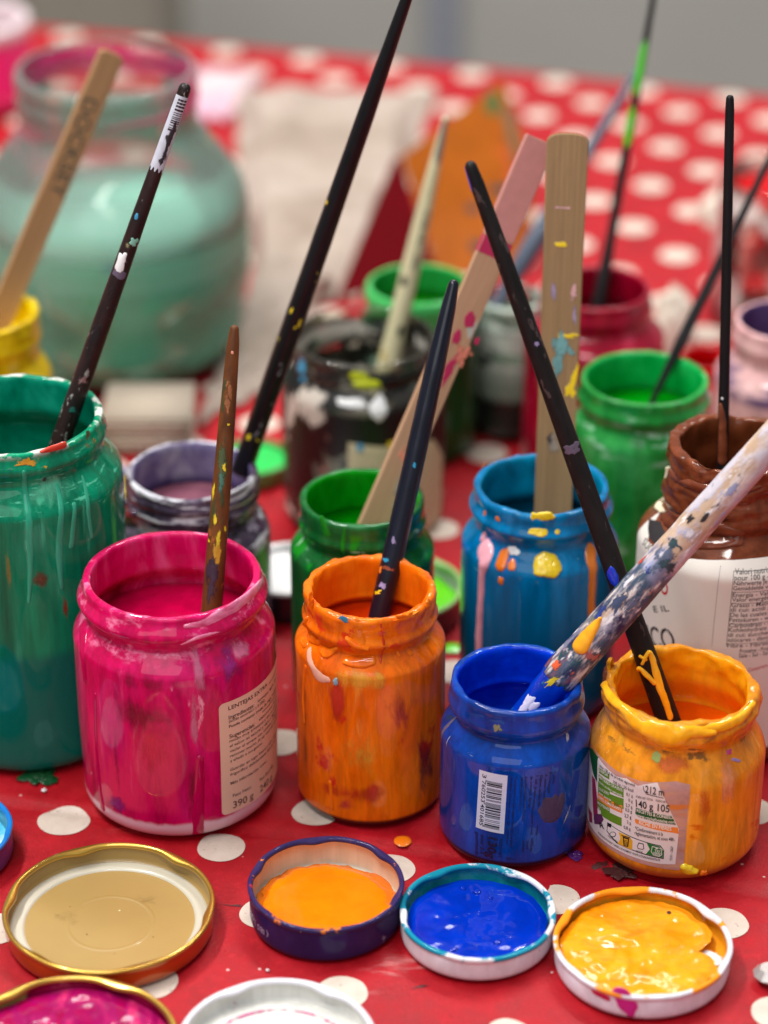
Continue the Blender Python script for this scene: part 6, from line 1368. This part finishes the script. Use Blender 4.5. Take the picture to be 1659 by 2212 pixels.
lump('paint_drop', 1345, 1880, 0.5, 0.03, 'dark dried stain in front of the yellow orange jar', 'paint drop', W('dried_stain', (66, 22, 22), rough=0.6), 6, 0.9)
lump('paint_drop', 1408, 1862, 0.1, 0.05, 'tiny teal paint streak near the yellow orange jar', 'paint drop', tea_p, 7, 0.6)
lump('paint_drop', 82, 1672, 0.62, 0.05, 'dark green paint splash under the emerald jar', 'paint drop', W('dark_green_splash', (10, 70, 34), rough=0.4, coat=0.4), 8, 0.9)
lump('paint_drop', 95, 1708, 0.1, 0.09, 'tiny white paint crumb below the emerald jar', 'paint crumb', wht_p, 9, 0.5)
lump('paint_drop', 578, 2096, 0.06, 0.05, 'white paint crumb between the navy lid and the white lid', 'paint crumb', wht_p, 10, 0.4)
def smear(u, v, a_, b_, mat, label, seed, rot=0.0):
    p = at_z(u, v); o = blob('paint_smear', 0, 0, a_, b_, lambda s, z, h: (s, z, cloth_h(p.x + s, p.y + z) + 0.012 + h), mat, None, 0.006, seed, amp=0.4, rot=rot)
    o.location = (p.x * S, p.y * S, 0); return tag(o, label, 'paint smear')
pk = scumble('rubbed_pink_smear', (226, 130, 130), 0.5, 200, (0.4, 1.6, 1), soft=0.3, op=0.5); ds = scumble('dark_scuff', (70, 10, 16), 0.5, 300, (0.5, 2, 1), soft=0.2)
smear(815, 2143, 1.1, 0.28, pk, 'pale pink rubbed smear on the cloth right of the bottom white lid', 1, 0.08)
smear(905, 2128, 0.7, 0.18, ds, 'short dark scuff on the cloth below the white lid of ultramarine paint', 2, 0.3)
smear(505, 1952, 0.8, 0.12, ds, 'thin dark scratch on the cloth between the gold and navy lids', 3, -0.1)
smear(880, 2080, 2.6, 1.2, pk, 'wide faded patch on the cloth under the ultramarine lid', 4, 0.2)
smear(1300, 1868, 0.7, 0.4, scumble('brown_stain', (74, 20, 20), 0.48), 'brown dried stain on the cloth by the ultramarine jar', 5)
smear(300, 1790, 3.2, 0.7, scumble('pale_red_smear', (206, 60, 62), 0.48, 160, (0.6, 1.4, 1), soft=0.4, op=0.5), 'paler red streak on the cloth between the magenta jar and the gold lid', 6, 0.12)  # half see-through streak, paler red than the cloth
smear(610, 1815, 2.4, 0.5, scumble('pale_red_smear', 0), 'paler red streak on the cloth behind the navy lid', 7, 0.1)
# faceted metal bead
P = at_z(1662, 2100, 0.4); bd = bmesh.new()
bmesh.ops.create_cone(bd, cap_ends=True, segments=10, radius1=0.36, radius2=0.62, depth=0.3); bmesh.ops.translate(bd, vec=(0, 0, 0.15), verts=bd.verts)
o = bmesh.ops.create_cone(bd, cap_ends=True, segments=10, radius1=0.62, radius2=0.36, depth=0.24); bmesh.ops.translate(bd, vec=(0, 0, 0.425), verts=o['verts'])
bmesh.ops.remove_doubles(bd, verts=bd.verts, dist=0.01)
bo = bm_obj('metal_bead', bd, plain('brushed_tin', (196, 188, 184), 0.28, 0.2, 0.06, 60, metal=0.6)); bo.location = (P.x * S, P.y * S, 0.05 * S); tag(bo, 'faceted silver bead at the lower right edge', 'bead')

# ================================================================== CAMERA, LIGHT, RENDER
cam = bpy.data.cameras.new('camera'); co = bpy.data.objects.new('camera', cam); COL.objects.link(co); sc.camera = co
co.location = (0, 0, H * S); co.rotation_euler = (PI / 2 - TH, 0, 0)
cam.sensor_fit = 'VERTICAL'; cam.sensor_height = 36; cam.lens = F / 2212 * 36; cam.clip_start = 0.05; cam.clip_end = 30
cam.dof.use_dof = True; cam.dof.focus_distance = 1.02; cam.dof.aperture_fstop = cam.lens / 21.5

w = bpy.data.worlds.new('World'); sc.world = w; w.use_nodes = True
w.node_tree.nodes['Background'].inputs[0].default_value = (0.92, 0.96, 1.0, 1); w.node_tree.nodes['Background'].inputs[1].default_value = 0.22
def area(name, loc, target, sx, sy, power, color=(1, 1, 1)):
    d = bpy.data.lights.new(name, 'AREA'); d.shape = 'RECTANGLE'; d.size = sx; d.size_y = sy; d.energy = power; d.color = color
    o = bpy.data.objects.new(name, d); COL.objects.link(o); o.location = loc
    o.rotation_euler = (Vector(target) - Vector(loc)).to_track_quat('-Z', 'Y').to_euler()
area('ceiling_and_fill_light', (-0.85, 1.15, 2.0), (0, 1.0, 0), 1.2, 0.09, 30, (1, 0.97, 0.93))
area('ceiling_and_fill_light', (0.6, 1.9, 2.1), (0, 1.1, 0), 1.2, 0.09, 20, (1, 0.97, 0.94))
area('ceiling_and_fill_light', (-0.45, 0.1, 2.1), (0, 0.9, 0), 1.2, 0.09, 15, (1, 0.98, 0.96))

area('front_fill_light', (-0.5, -0.9, 1.5), (0, 1.2, 0.05), 1.6, 1.0, 8.5, (0.95, 0.98, 1))  # added fill lamp behind the camera, lifts shadows on the front faces
area('ceiling_and_fill_light', (0.2, 2.5, 2.1), (0.1, 3.0, -0.2), 1.4, 0.3, 19, (1, 0.98, 0.95))  # added lamp aimed at the wall, brightens it and the far cloth

sc.render.engine = 'CYCLES'; sc.cycles.use_denoising = True
try: sc.cycles.denoiser = 'OPENIMAGEDENOISE'
except Exception: pass
sc.cycles.max_bounces = 10; sc.cycles.diffuse_bounces = 5; sc.cycles.glossy_bounces = 4; sc.cycles.transparent_max_bounces = 16
sc.cycles.sample_clamp_indirect = 4.0; sc.cycles.use_adaptive_sampling = True; sc.cycles.adaptive_threshold = 0.01
sc.render.resolution_x, sc.render.resolution_y = 768, 1024
sc.view_settings.view_transform = 'Standard'; sc.view_settings.look = 'None'; sc.view_settings.exposure = 0.43; sc.view_settings.gamma = 1.0
